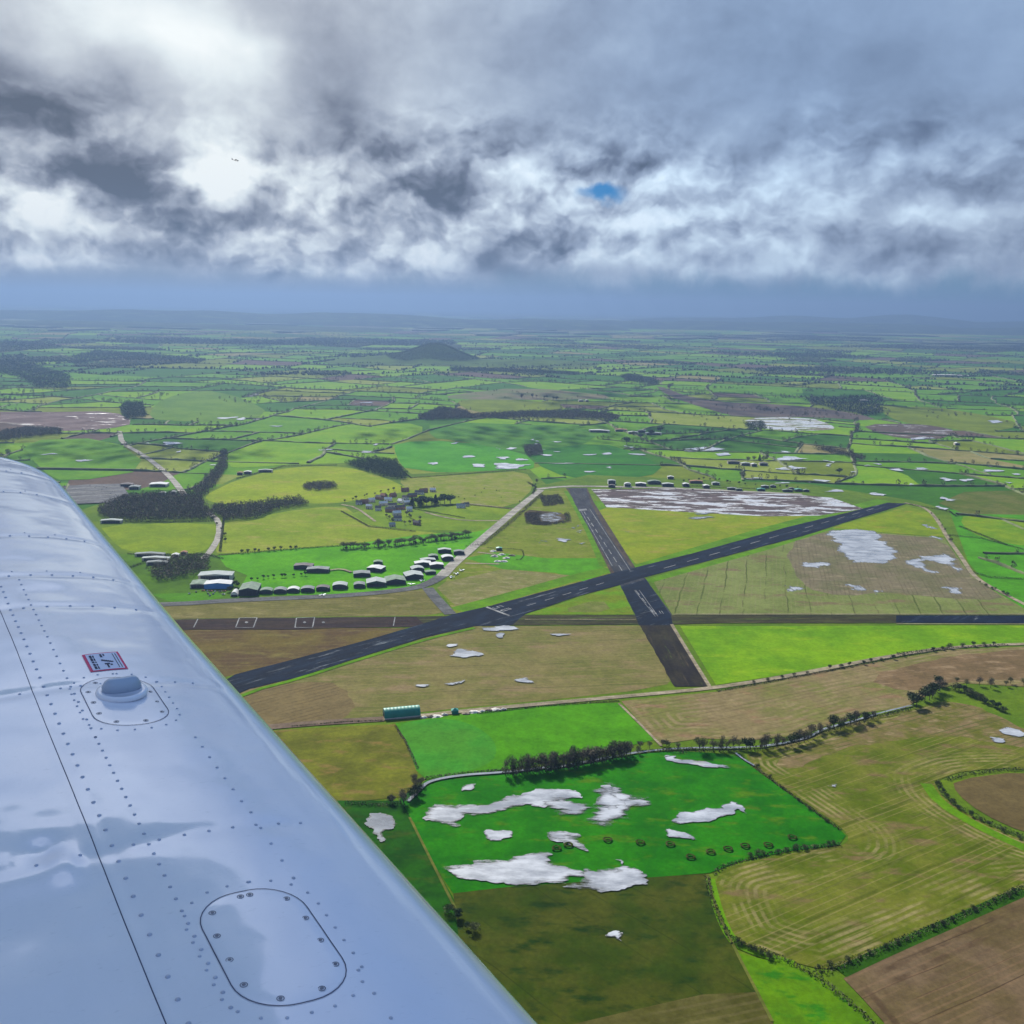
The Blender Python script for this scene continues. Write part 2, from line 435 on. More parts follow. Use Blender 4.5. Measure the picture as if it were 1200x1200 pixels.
aew = distort(ae, 5., .05, 3.)
aew2 = distort(aew, 22., .03, 8.)
big = N.noise(N.mapping(deck, loc=(3.2, 1.4, 0), rot=(0, 0, .5), sc=(1, .8, 1)), .9, 5, .55, .4)
mid = N.noise(N.mapping(aew, loc=(.3, .7, 0), rot=(0, 0, .45), sc=(1, 1.3, 1)), 6.5, 5, .55)
fin = N.noise(N.mapping(aew, sc=(1, 1.7, 1)), 26., 7, .60)
B = .50
lf = N.step(az, R_(8), R_(-12), .45, 1.)
B = N.math('MULTIPLY_ADD', N.math('MULTIPLY', N.math('SUBTRACT', big, .5), lf), .45, B)
B = N.math('MULTIPLY_ADD', N.math('MULTIPLY', N.math('SUBTRACT', mid, .5), lf), .60, B)
# cumulus relief: the same billowy noise read twice, the second time shifted towards the light
def billow(vec, sc):
    v = N.mapping(vec, sc=(1, 1.2, 1))
    a_ = N.n('ShaderNodeTexNoise', i={'Scale': sc, 'Detail': 7, 'Roughness': .58, 'Distortion': 0.}); N.L.new(v, a_.inputs['Vector']); return a_.outputs[0]
def puffs(vec, sc):
    v = N.n('ShaderNodeTexVoronoi', feature='SMOOTH_F1', voronoi_dimensions='2D', i={'Scale': sc, 'Detail': 3., 'Roughness': .55, 'Lacunarity': 2.2, 'Smoothness': .35})
    N.L.new(N.mapping(vec, sc=(1, 1.45, 1)), v.inputs['Vector']); return v.outputs['Distance']
rel = N.math('SUBTRACT', billow(aew, 6.), billow(N.mapping(aew, loc=(-.016, .016, 0)), 6.))
rel2 = N.math('SUBTRACT', billow(aew, 17.), billow(N.mapping(aew, loc=(-.006, .007, 0)), 17.))
awv = distort(aew, 26., .030, 21.)
rv = N.math('SUBTRACT', puffs(N.mapping(awv, loc=(-.010, .014, 0)), 9.), puffs(awv, 9.))
elb = N.math('MULTIPLY_ADD', N.math('SUBTRACT', N.noise(aew, 5., 4), .5), R_(9), el)
band = N.math('MULTIPLY', N.step(elb, R_(.4), R_(2.4)), N.step(elb, R_(11.5), R_(6.)))
soft = N.step(az, R_(2), R_(22), 1., .5)
B = N.math('MULTIPLY_ADD', rel, N.math('MULTIPLY', N.math('MULTIPLY_ADD', band, .5, .55), soft), B)
B = N.math('MULTIPLY_ADD', rel2, N.math('MULTIPLY', N.math('MULTIPLY_ADD', band, .55, .18), soft), B)
B = N.math('MULTIPLY_ADD', rv, N.math('MULTIPLY', N.math('MULTIPLY_ADD', band, .95, .06), soft), B)
B = N.math('MULTIPLY_ADD', band, .04, B)
# (px, py, half-width px, half-height px, tilt deg, amplitude) of the large light and dark masses
BL = [(190,40,200,90,15,.52),(290,55,80,45,0,.30),(255,205,95,50,60,.60),(330,150,120,60,30,.18),(60,60,110,60,10,.12),(50,170,90,22,10,.25),
      (125,205,200,38,24,-.74),(60,130,120,50,20,-.36),(140,85,60,40,0,-.28),(410,130,150,80,35,-.32),(520,210,130,60,30,-.16),(160,285,90,22,5,-.30),
      (60,250,90,24,8,.26),(300,295,190,24,4,.24),(640,216,50,20,30,.45),(640,243,44,24,25,-.42),(760,262,190,34,4,.26),(800,310,180,22,3,.22),(600,312,56,30,30,-.40),
      (440,270,170,50,10,.14),(1070,300,80,22,0,-.34),(980,60,330,130,10,-.12),(1120,180,200,80,20,-.12),(750,110,200,60,20,-.03),(1120,255,160,30,0,.20),(900,290,150,30,0,.12),
      (48,312,34,9,0,.40),(355,322,38,8,8,.40),(410,318,30,8,8,.26),(310,318,24,7,0,.24),(560,40,120,60,20,-.05),(1000,330,260,22,2,.10),(690,330,120,14,0,.2)]
for (px, py, w, h, tl, amp) in BL:
    amp *= .8
    a, e = azel(px, py)
    v = N.mapping(aew, loc=(a, e, 0), rot=(0, 0, -R_(tl)), sc=(w*1.35/FPX, h*1.35/FPX, 1), typ='TEXTURE')
    g = N.n('ShaderNodeTexGradient', gradient_type='QUADRATIC_SPHERE'); N.L.new(v, g.inputs[0])
    B = N.math('MULTIPLY_ADD', g.outputs['Fac'], amp*1.5, B)
B = N.math('MULTIPLY_ADD', B, .84, .085)
dt = N.n('ShaderNodeVectorMath', operation='DOT_PRODUCT'); N.L.new(d, dt.inputs[0]); dt.inputs[1].default_value = SUNV
glow = N.math('POWER', N.math('MAXIMUM', dt.outputs['Value'], 0.), 45.)
# slate rain veil under the uneven cloud bases
elv = N.math('MULTIPLY_ADD', N.math('SUBTRACT', N.noise(N.mapping(aew2, sc=(1, .5, 1)), 16., 6, .62), .5), R_(4.0), el)
low = N.step(elv, R_(2.1), R_(.6))
right = N.step(az, R_(-16), R_(16))
lowc = N.mix(right, (.25, .30, .36), (.14, .27, .40))
lowc = N.mix(N.step(N.noise(N.mapping(ae, sc=(1, .18, 1)), 12., 4), .35, .7), lowc, N.mix(1., lowc, (1.12, 1.10, 1.07), 'MULTIPLY'))
cr = N.n('ShaderNodeValToRGB'); N.L.new(B, cr.inputs[0])
E_ = cr.color_ramp.elements; E_[0].position = .04; E_[0].color = (.10, .12, .16, 1); E_[1].position = 1.; E_[1].color = (.95, 1.0, 1.0, 1)
for p, c in ((.25, (.19, .215, .275)), (.45, (.36, .40, .475)), (.63, (.55, .60, .66)), (.82, (.78, .85, .88))):
    e = E_.new(p); e.color = (*c, 1)
cl = cr.outputs[0]
topr = N.math('MULTIPLY', right, N.step(el, R_(3), R_(12), .55, 1.))
cl = N.mix(N.math('MULTIPLY', topr, .85), cl, N.mix(1., cl, (.72, .96, 1.26), 'MULTIPLY'))
cl = N.mix(N.step(el, R_(16), R_(27)), cl, N.mix(1., cl, (.62, .80, 1.08), 'MULTIPLY'))
cl = N.mix(low, cl, lowc)
cl = N.mix(1., cl, (1/EXP,)*3, 'MULTIPLY')
ad = N.n('ShaderNodeMix', data_type='RGBA', blend_type='ADD'); ad.inputs[0].default_value = 1; N.L.new(cl, ad.inputs[6])
N.L.new(N.mix(glow, (0, 0, 0), (1.0, .97, .92)), ad.inputs[7]); cl = ad.outputs[2]
# one small gap of clear sky
a, e = azel(706, 226)
v = N.mapping(distort(ae, 40., .022, 5.), loc=(a, e, 0), rot=(0, 0, -.05), sc=(42/FPX, 15/FPX, 1), typ='TEXTURE')
g = N.n('ShaderNodeTexGradient', gradient_type='SPHERICAL'); N.L.new(v, g.inputs[0])
gap = N.step(g.outputs['Fac'], .1, .8)
skyc = N.mix(1., sky.outputs[0], (.030, .062, .085), 'MULTIPLY')
bg1 = N.n('ShaderNodeBackground', i={'Strength': 1.0}); N.L.new(cl, bg1.inputs[0])
bg2 = N.n('ShaderNodeBackground', i={'Strength': .10}); N.L.new(N.mix(1., sky.outputs[0], (.02, .11, .26), 'MULTIPLY'), bg2.inputs[0])
ms = N.n('ShaderNodeMixShader'); N.L.new(gap, ms.inputs[0]); N.L.new(bg1.outputs[0], ms.inputs[1]); N.L.new(bg2.outputs[0], ms.inputs[2])
wo = N.n('ShaderNodeOutputWorld'); N.L.new(ms.outputs[0], wo.inputs[0])

# clouds added out of view to shade the aircraft and parts of the land
CM, CN, cb = newmat('shade_cloud'); cb.inputs['Base Color'].default_value = (.85, .87, .9, 1); cb.inputs['Roughness'].default_value = 1; cb.inputs['Specular IOR Level'].default_value = 0
def cloud(cx_, cy_, hgt_, rx, ry, n, r, label, rot=0., rz=.5):
    bm_ = bmesh.new(); bmesh.ops.create_icosphere(bm_, subdivisions=3, radius=1); bm_.verts.ensure_lookup_table()
    iv = np.array([v.co[:] for v in bm_.verts]); fi = np.array([[v.index for v in f.verts] for f in bm_.faces]); bm_.free()
    V_, F2 = [], []
    for k in range(n):
        t = k*2.39996; q = math.sqrt((k+.5)/n); x = q*math.cos(t)*rx+random.uniform(-.4, .4)*r; y = q*math.sin(t)*ry+random.uniform(-.4, .4)*r
        s_ = r*random.uniform(.7, 1.3); off = random.random()*50
        d_ = np.array([1+.35*noise.noise(Vector(v)*1.7+Vector((off, 0, 0))) for v in iv])
        vv = iv*d_[:, None]*np.array([s_, s_, s_*rz])+np.array([x*math.cos(rot)-y*math.sin(rot), x*math.sin(rot)+y*math.cos(rot), random.uniform(-.2, .2)*r])
        F2.append(fi+len(iv)*k); V_.append(vv)
    o = link('cloud', mesh_np('cloud', np.concatenate(V_), np.concatenate(F2), smooth=True), CM); o.location = (cx_, cy_, hgt_)
    return tag(o, label, None, None, 'structure')
def shade(px, py, hgt_, rx, ry, n, r, label, rot=0.):
    x, y = G(px, py); k = hgt_/SUNV.z; return cloud(x+SUNV.x*k, y+SUNV.y*k, hgt_, rx, ry, n, r, label, rot)
q_ = CAM+SUNV*((900-H)/SUNV.z); cloud(q_.x, q_.y, 900, 150, 150, 60, 45, 'added unseen cloud shading the aircraft')
shade(700, 512, 2500, 700, 260, 150, 17, 'added unseen cloud puffs shading the middle distance', .1)
shade(120, 530, 2500, 420, 180, 70, 17, 'added unseen cloud puffs shading the left fields')
shade(850, 470, 3600, 900, 520, 130, 28, 'added unseen cloud puffs shading the brown fields')

# air
hb = MB(); hb.box(-42000, 42000, -3000, 47000, -1.5, 620)
hz = hb.build('haze'); tag(hz, 'pale blue air fading the far fields and hills', 'haze', None, 'stuff')
m = bpy.data.materials.new('haze'); m.use_nodes = True; m.node_tree.nodes.clear(); NN = NT(m.node_tree)
pv = NN.n('ShaderNodeVolumePrincipled'); pv.inputs['Color'].default_value = (.130,.205,.350,1); pv.inputs['Density'].default_value = 8.6e-5
pv.inputs['Anisotropy'].default_value = .4
NN.L.new(pv.outputs[0], NN.n('ShaderNodeOutputMaterial').inputs['Volume']); hz.data.materials.append(m)

# ------------------------------------------------------------------ far farmland: a patchwork of irregular fields
gr = ground_mat('distant_ground', sm((120,145,60)), sm((100,120,55)), 240)
me = bpy.data.meshes.new('ground'); me.from_pydata([(-44000,-2500,0),(44000,-2500,0),(44000,46000,0),(-44000,46000,0)], [], [(0,1,2,3)])
tag(link('ground', me, gr), 'wide flat ground reaching the horizon', None, None, 'structure')
FM = [ground_mat('field_%s' % a, sm(b), sm(c), 110, seed=i) for i, (a, b, c) in enumerate([
  ('grass', (120,175,30), (100,160,30)), ('bright_grass', (145,190,25), (125,180,25)), ('deep_grass', (75,135,30), (65,120,30)),
  ('olive_grass', (140,160,50), (120,140,45)), ('pale_grass', (165,180,75), (145,165,65)), ('stubble', (175,165,105), (150,150,80)),
  ('plough', (110,95,85), (125,105,90)), ('teal_grass', (75,135,55), (65,120,50))])]
FW = [30, 22, 17, 12, 7, 4, 5, 10]
def warp(p):
    k = 1/900.; a = 95*min(1, math.hypot(*p)/3000)
    return (p[0]+a*noise.noise(Vector((p[0]*k, p[1]*k, 0)))*1.6+18*noise.noise(Vector((p[0]/140, p[1]/140, 5))),
            p[1]+a*noise.noise(Vector((p[0]*k, p[1]*k, 10)))*1.6+18*noise.noise(Vector((p[0]/140, p[1]/140, 15))))
def area(P): return .5*sum(P[i-1][0]*P[i][1]-P[i][0]*P[i-1][1] for i in range(len(P)))
def split(P):
    c = Vector((sum(p[0] for p in P)/len(P), sum(p[1] for p in P)/len(P)))
    L = max(((P[i][0]-P[i-1][0])**2+(P[i][1]-P[i-1][1])**2, i) for i in range(len(P)))[1]
    e = Vector((P[L][0]-P[L-1][0], P[L][1]-P[L-1][1])).normalized()
    t = random.gauss(0, .16); nrm = Vector((e.x*math.cos(t)-e.y*math.sin(t), e.x*math.sin(t)+e.y*math.cos(t)))
    s = max(P, key=lambda p: abs((Vector(p)-c).dot(nrm))); w = abs((Vector(s)-c).dot(nrm))
    o = c+nrm*w*random.uniform(-.3, .3); A = []; B_ = []
    for i in range(len(P)):
        a = Vector(P[i-1]); b = Vector(P[i]); da = (a-o).dot(nrm); db = (b-o).dot(nrm)
        if da*db < 0:
            q = tuple(a.lerp(b, da/(da-db))); A.append(q); B_.append(q)
        (A if db >= 0 else B_).append(P[i])
    return A, B_
cells = []; stack = [[(-2600, 1300), (2600, 1300), (11000, 15000), (-11000, 15000)], [(-11000, 15000), (11000, 15000), (34000, 46000), (-34000, 46000)]]
while stack:
    P = stack.pop(); a = abs(area(P)); c = (sum(p[0] for p in P)/len(P), sum(p[1] for p in P)/len(P)); dd = math.hypot(*c)
    tgt = (5.6e4 if dd < 5000 else 7.5e4)*(max(1, dd/3200)**1.15)*math.exp(random.gauss(0, .35)) if dd < 15000 else 1.1e6
    if a > tgt and len(P) > 2:
        A, B_ = split(P)
        if len(A) > 2 and len(B_) > 2: stack += [A, B_]; continue
    cells.append(P)
HANDREG = [G(*p) for p in [(-700,760),(-250,640),(60,612),(100,566),(150,566),(235,580),(277,560),(333,545),(400,543),(465,540),(482,556),(620,550),(640,568),(690,557),(950,568),(1075,588),(1110,600),(1160,680),(1500,760)]]
HANDREG += [(3000, -500), (-3000, -500)]
def inpoly(q, P):
    r = False
    for i in range(len(P)):
        a = P[i-1]; b = P[i]
        if (a[1] > q[1]) != (b[1] > q[1]) and q[0] < (b[0]-a[0])*(q[1]-a[1])/(b[1]-a[1])+a[0]: r = not r
    return r
V = []; Fc = []; MI = []; segs = {}; woods_far = []
for ci, P in enumerate(cells):
    c = (sum(p[0] for p in P)/len(P), sum(p[1] for p in P)/len(P)); dd = math.hypot(*c)
    if abs(c[0]) > .66*c[1]+500: continue
    Q = []
    for i in range(len(P)):
        a = P[i-1]; b = P[i]; L = math.hypot(b[0]-a[0], b[1]-a[1]); n = max(1, int(L/(35 if dd < 6000 else 120 if dd < 15000 else 600)))
        pts = [warp((a[0]+(b[0]-a[0])*j/n, a[1]+(b[1]-a[1])*j/n)) for j in range(n+1)]
        Q += pts[:-1]
        if dd < 15000:
            key = tuple(sorted(((round(a[0]), round(a[1])), (round(b[0]), round(b[1])))))
            if key not in segs: segs[key] = pts
    b0 = len(V); V += [(x, y, .5) for x, y in Q]; Fc.append(list(range(b0, b0+len(Q))))
    if area(Q) < 0: Fc[-1].reverse()
    w = list(FW)
    if dd > 9000: w = [20, 8, 20, 22, 14, 8, 12, 14]
    MI.append(random.choices(range(8), w)[0])
    if random.random() < (.035 if dd < 6000 else .13 if dd < 12000 else .22) and not inpoly(c, HANDREG) and dd > 3600: woods_far.append((Q, c, dd))
me = bpy.data.meshes.new('farmland'); me.from_pydata(V, [], Fc); me.polygons.foreach_set('material_index', MI); me.update()
tag(link('farmland', me, FM), 'patchwork of green and brown fields running to the horizon', None, None, 'structure')
# hand traced ground from the middle distance
HAND2 = []
def mid_field(pts, m, label, wob=0):
    o = poly('field', pts, m, label, smooth=1, wob=wob); HAND2.append([G(*p) for p in pts]); return o
def c2(L): return [(400+x/3, 300+y/3) for x, y in L]
def c3(L): return [(800+x/3, 300+y/3) for x, y in L]
def c1(L): return [(x/3, 300+y/3) for x, y in L]
mid_field(c2([(185,655),(400,650),(640,690),(690,740),(640,760),(230,762),(190,700)]), ground_mat('meadow', sm((95,180,50)), sm((80,165,45)), 90), 'bright green wet field behind the airfield')
mid_field(c2([(110,590),(285,590),(285,640),(90,636)]), FM[1], 'small yellow-green field')
mid_field(c2([(310,583),(860,600),(905,650),(700,690),(620,690),(400,648),(310,640)]), ground_mat('teal_meadow', sm((100,160,60)), sm((80,145,50)), 120), 'dull green field with scattered trees')
mid_field(c2([(650,690),(905,655),(1060,700),(1150,760),(920,800),(720,760)]), ground_mat('wet_meadow', sm((70,145,45)), sm((55,130,40)), 120), 'deep green waterlogged field')
mid_field(c2([(390,510),(500,503),(760,515),(795,545),(600,553),(460,550)]), FM[3], 'pale olive field before the tree belt')
mid_field(c2([(370,490),(640,460),(1030,500),(700,508),(380,505)]), ground_mat('tan_field', sm((150,140,110)), sm((125,140,85)), 150), 'tan strip of field')
mid_field(c3([(-100,450),(60,510),(400,525),(620,555),(700,582),(440,566),(200,568),(90,540),(-60,490)]), ground_mat('brown_field', sm((105,95,90)), sm((125,110,100)), 150), 'long brown ploughed field')
mid_field(c3([(200,570),(440,566),(540,600),(520,615),(280,614)]), ground_mat('silt_field', sm((150,140,115)), sm((120,140,80)), 60, flood=(.52,40,3,0)), 'pale flooded stubble field')
mid_field(c3([(620,592),(850,590),(980,618),(880,652),(700,632)]), ground_mat('silt_plough', sm((110,95,90)), sm((120,105,90)), 60, flood=(.40,40,3,0)), 'dark ploughed field with standing water')
mid_field(c3([(690,545),(850,525),(1150,575),(1190,600),(1050,625),(900,600),(760,585)]), FM[3], 'pale green hillside field on the right')
mid_field(c1([(-60,548),(180,550),(400,545),(480,588),(380,610),(180,618),(0,585),(-60,585)]), ground_mat('brown_strip', sm((125,105,100)), sm((150,130,125)), 90, flood=(.38,30,4,0)), 'brown muddy field on the left')
mid_field(c1([(520,572),(545,520),(610,490),(720,470),(860,500),(960,560),(760,585),(600,580)]), ground_mat('hill_grass', sm((125,165,75)), sm((105,150,70)), 150), 'pale green rounded field on the left')
mid_field(c1([(800,690),(880,660),(1060,665),(1060,730),(850,748),(800,740)]), FM[1], 'bright green field above the yellow pasture')
mid_field(c1([(60,650),(390,640),(540,750),(230,800),(150,760)]), FM[0], 'green strip fields on the left')
def inhand(q): return any(inpoly(q, P) for P in HAND2)
# hedges and hedge trees of the patchwork
hv, hf, TQ1, TV = [], [], [], []
ico = bpy.data.meshes.new('t'); import bmesh
bm = bmesh.new(); bmesh.ops.create_icosphere(bm, subdivisions=1, radius=1); bm.verts.ensure_lookup_table()
IV = np.array([v.co[:] for v in bm.verts]); IF = np.array([[v.index for v in f.verts] for f in bm.faces]); bm.free(); bpy.data.meshes.remove(ico)
FT = []
def far_tree(x, y, h):
    dd = math.hypot(x, y)
    if dd < 5200: TQ1.append(tris_cloud((x, y, .5+h*.55), (h*.36, h*.36, h*.45), 46, h*.24, h*.06, rng, up=.4, shell=.3))
    else: FT.append((x, y, h))
for pts in segs.values():
    m_ = pts[len(pts)//2]; dd = math.hypot(*m_)
    if abs(m_[0]) > .60*m_[1]+300: continue
    if inpoly(m_, HANDREG): continue
    if random.random() < .10: continue
    h0 = random.uniform(1.8, 3.8); w0 = random.uniform(2.0, 4.0); tp = random.choice([0, .12, .3, .6, .9])
    b0 = len(hv)
    Q = resample(pts, 14 if dd < 7000 else 60, False)
    Q = [q for q in Q if not inhand(q) and not inpoly(q, HANDREG)]
    if len(Q) < 2: continue
    for i, q in enumerate(Q):
        t = (Q[min(i+1, len(Q)-1)]-Q[max(0, i-1)]).normalized(); n_ = Vector((-t.y, t.x))
        hh = h0*random.uniform(.55, 1.5); w = w0*random.uniform(.7, 1.3)
        for (o, z) in ((-w, 0), (-w*.8, hh*.8), (0, hh), (w*.8, hh*.8), (w, 0)): hv.append((q.x+n_.x*o, q.y+n_.y*o, .45+z))
        if i:
            a = b0+5*(i-1)
            for j in range(4): hf.append((a+j, a+j+1, a+j+6, a+j+5))
        if random.random() < tp*(.75 if dd < 7000 else .8): far_tree(q.x+random.uniform(-3, 3), q.y+random.uniform(-3, 3), random.uniform(7, 15))
tag(link('distant_hedges', mesh_np('distant_hedges', hv, hf), foliage_mat('far_hedge_leaves', (.05, .07, .03), (.12, .14, .06), .03)), 'web of dark hedges dividing the far fields', 'hedges', None, 'stuff')
for _ in range(600):
    y = random.uniform(3200, 9000); x = random.uniform(-.58, .58)*y
    if not inpoly((x, y), HANDREG): far_tree(x, y, random.uniform(6, 13))
for _ in range(150):   # clusters round farms
    y = 3300*math.exp(random.random()*1.6); x = random.uniform(-.56, .56)*y
    if inpoly((x, y), HANDREG): continue
    for k in range(random.randrange(4, 22)): far_tree(x+random.gauss(0, 60), y+random.gauss(0, 40), random.uniform(7, 14))
tag(link('distant_trees', quads_mesh('distant_trees', TQ1), MF['bare']), 'scattered bare trees in the hedges beyond the airfield', 'trees', None, 'stuff')
def ico_stuff(name, L, mat, label):
    L = np.array(L); n = len(L); j = 1+.28*rng.normal(size=(n, 12, 1)) if len(IV) == 12 else 1+.22*rng.normal(size=(n, len(IV), 1))
    v = IV[None]*j*np.stack([L[:, 2]*.42, L[:, 2]*.42, L[:, 2]*.5], 1)[:, None, :] + np.stack([L[:, 0], L[:, 1], .5+L[:, 2]*.5], 1)[:, None, :]
    f = IF[None]+(np.arange(n)*len(IV))[:, None, None]
    return tag(link(name, mesh_np(name, v.reshape(-1, 3), f.reshape(-1, 3)), mat), label, 'trees', None, 'stuff')
for (Q, c, dd) in woods_far:
    A = np.array(Q); n = int(min(900, abs(area(Q))/(170 if dd < 9000 else 500)))
    k = 0
    if dd > 11000:
        continue
    while k < n:
        x = random.uniform(A[:, 0].min(), A[:, 0].max()); y = random.uniform(A[:, 1].min(), A[:, 1].max()); k += 1
        if inpoly((x, y), Q) and not inhand((x, y)): far_tree(x, y, random.uniform(9, 16)*1.0)
ico_stuff('far_off_trees', FT, MF['ivy'], 'countless tiny trees and copses fading into the haze')
# woods beyond 11 km as blocks with an uneven canopy
bv, bf = [], []
for (Q, c, dd) in woods_far:
    if dd <= 11000: continue
    b0 = len(bv); n = len(Q)
    for (x, y) in Q: bv.append((x, y, .4))
    for (x, y) in Q: bv.append((x+random.uniform(-15, 15), y+random.uniform(-15, 15), random.uniform(11, 19)))
    bv.append((c[0], c[1], 18))
    for i in range(n): a, b = i, (i+1) % n; bf += [(b0+a, b0+b, b0+n+b), (b0+a, b0+n+b, b0+n+a), (b0+n+a, b0+n+b, b0+2*n)]
tag(link('far_off_woods', mesh_np('far_off_woods', bv, bf), MF['ivy']), 'dark woods near the horizon', 'woods', None, 'stuff')

# low ridges on the horizon and one wooded hill
def ridge(name, y0, x0, x1, hfun, depth, label, mat):
    nx, ny = 160, 14; v = []; f = []
    for j in range(ny+1):
        for i in range(nx+1):
            x = x0+(x1-x0)*i/nx; y = y0+depth*j/ny; k = math.sin(math.pi*j/ny)**.8
            e = math.sin(math.pi*i/nx)**.35
            hh = hfun(x, y)*k*e*(1+.35*noise.noise(Vector((x/1500, y/1500, 4))))+6*noise.noise(Vector((x/350, y/350, 8)))
            v.append((x, y, max(hh, -.4)))
    for j in range(ny):
        for i in range(nx): a = j*(nx+1)+i; f.append((a, a+1, a+nx+2, a+nx+1))
    return tag(link(name, mesh_np(name, v, f, smooth=True), mat), label, None, None, 'structure')
hm = ground_mat('hill_land', sm((70,95,75)), sm((50,70,60)), 500, c3=sm((110,130,85)))
ridge('hills', 15500, -10500, 1800, lambda x, y: 170+28*noise.noise(Vector((x/1600, 0, 0))), 2600, 'long low ridge on the left horizon', hm)
ridge('hills', 17000, -2600, 12500, lambda x, y: 120+50*noise.noise(Vector((x/1500, 3, 0)))+25*noise.noise(Vector((x/500, 3, 0))), 2600, 'rolling hills on the right horizon', hm)
ridge('hills', 21000, 2500, 15000, lambda x, y: 215+110*noise.noise(Vector((x/1900, 7, 0))), 4000, 'faint higher hills far behind on the right', hm)
ridge('hills', 12500, -9500, -1500, lambda x, y: 55+20*noise.noise(Vector((x/1500, 9, 0))), 1500, 'low wooded rise on the far left', hm)
hx, hy = G(508, 426)
def hillz(x, y):
    dx, dy = x-hx, y-hy
    return 105*math.exp(-((dx/190)**2+((dy-250)/260)**2)) + 30*math.exp(-(((dx+330)/230)**2+((dy-200)/300)**2)) + 20*math.exp(-(((dx-560)/300)**2+((dy-200)/300)**2))-1.2
v = []; f = []; nn = 60
for j in range(nn+1):
    for i in range(nn+1): x = hx-1100+2200*i/nn; y = hy-700+1900*j/nn; v.append((x, y, hillz(x, y)+.2))
for j in range(nn):
    for i in range(nn): a = j*(nn+1)+i; f.append((a, a+1, a+nn+2, a+nn+1))
tag(link('hill', mesh_np('hill', v, f, smooth=True), ground_mat('hill_slope', sm((100,135,65)), sm((80,110,60)), 150)), 'small steep wooded hill rising from the plain', None, None, 'structure')
hp = [(hx+r*290*math.cos(t)-10, hy+r*290*math.sin(t)+190) for t, r in [(i*.42, random.uniform(.75, 1.1)) for i in range(15)]]
wood(hp, 'dark wood covering the steep little hill', 13, 'ivy', 12, 16, world=True, zf=hillz)
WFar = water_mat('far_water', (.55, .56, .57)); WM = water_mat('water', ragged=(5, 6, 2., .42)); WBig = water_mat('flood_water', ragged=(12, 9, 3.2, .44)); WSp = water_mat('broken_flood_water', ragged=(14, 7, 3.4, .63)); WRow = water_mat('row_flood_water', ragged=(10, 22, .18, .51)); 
# ================================================================== the airfield and the near fields
LAY['z'] = 1.0
def s4(L, ox, oy, s): return [(ox+x/s, oy+y/s) for x, y in L]
olive = ground_mat('olive_base', sm((120,150,50)), sm((100,135,45)), 90)
poly('verge', [(-900,900),(-400,690),(-100,612),(75,605),(150,580),(235,580),(277,560),(333,545),(400,543),(465,540),(482,556),(620,550),(640,568),(690,557),(950,568),(1075,588),(1110,598),(1200,600),(1700,640),(2200,1250),(600,1700),(-900,1700)], olive, 'green land under the airfield', z=1.0)
VG = ground_mat('verge_grass', sm((115,170,20)), sm((100,150,25)), 40)
# --- left side pastures
poly('field', [(235,584),(260,571),(277,563),(333,548),(400,546),(443,557),(480,573),(470,578),(440,583),(400,590),(365,591),(325,585),(300,591),(260,592)], ground_mat('yellow_pasture', sm((170,190,20)), sm((150,175,25)), 120, c3=sm((175,180,60))), 'sunlit yellow-green pasture with an oval copse', smooth=2)
poly('field', [(262,612),(305,610),(317,602),(400,592),(415,602),(432,618),(487,622),(560,632),(470,636),(400,640),(350,643),(255,652),(252,640),(258,622)], ground_mat('long_pasture', sm((160,178,45)), sm((140,168,35)), 90, c3=sm((175,175,80))), 'yellow-green pasture below the wood', smooth=1)
poly('field', [(115,615),(250,613),(256,622),(247,640),(236,648),(200,652),(147,647),(132,635)], ground_mat('left_pasture', sm((150,175,30)), sm((130,160,30)), 80), 'yellow-green pasture left of the lane', smooth=1)
poly('field', [(-300,640),(130,650),(250,650),(290,665),(300,700),(200,712),(-300,760)], ground_mat('farm_grass', sm((95,140,30)), sm((80,120,35)), 60), 'green land round the warehouse')
poly('field', [(255,652),(350,643),(400,640),(487,628),(560,622),(600,600),(620,590),(560,640),(535,662),(500,688),(475,691),(412,697),(305,699),(280,692),(290,675),(265,665)], ground_mat('bright_paddock', sm((108,190,5)), sm((92,172,5)), 60), 'vivid green paddock behind the hangars')
poly('field', [(175,697),(255,695),(262,700),(240,706),(200,706)], ground_mat('lot_grass', sm((95,160,25)), sm((85,145,25)), 60), 'small green plot by the warehouse')
poly('field', [(466,562),(482,560),(560,556),(615,552),(628,570),(600,597),(540,592),(530,580),(480,578)], ground_mat('rough_pasture', sm((160,165,70)), sm((140,160,50)), 40, c3=sm((175,170,110))), 'rough olive pasture dotted with bushes', smooth=1)
poly('field', [(405,598),(500,596),(535,592),(600,600),(588,612),(560,625),(540,622),(490,622),(432,617)], ground_mat('home_field', sm((140,170,45)), sm((120,155,35)), 60), 'yellow-green field below the village', smooth=1)
poly('field', [(470,575),(530,580),(545,592),(600,598),(590,604),(500,592)], ground_mat('triangle_field', sm((150,175,50)), sm((130,160,40)), 60), 'small field beside the conifers')
# --- right side far fields
poly('field', [(1112,598),(1200,600),(1500,640),(1500,760),(1200,715),(1160,690),(1135,660)], ground_mat('east_meadow', sm((95,180,35)), sm((85,160,30)), 60), 'bright green meadow right of the perimeter track')
poly('field', [(1100,590),(1130,577),(1200,575),(1400,590),(1300,605),(1130,603)], ground_mat('east_rough', sm((125,130,60)), sm((100,120,50)), 60), 'rough brownish field at right')
poly('field', [(1130,603),(1210,610),(1290,640),(1210,642),(1150,632),(1125,615)], ground_mat('east_gold', sm((150,180,40)), sm((120,165,35)), 60), 'yellow-green field at right', smooth=1)
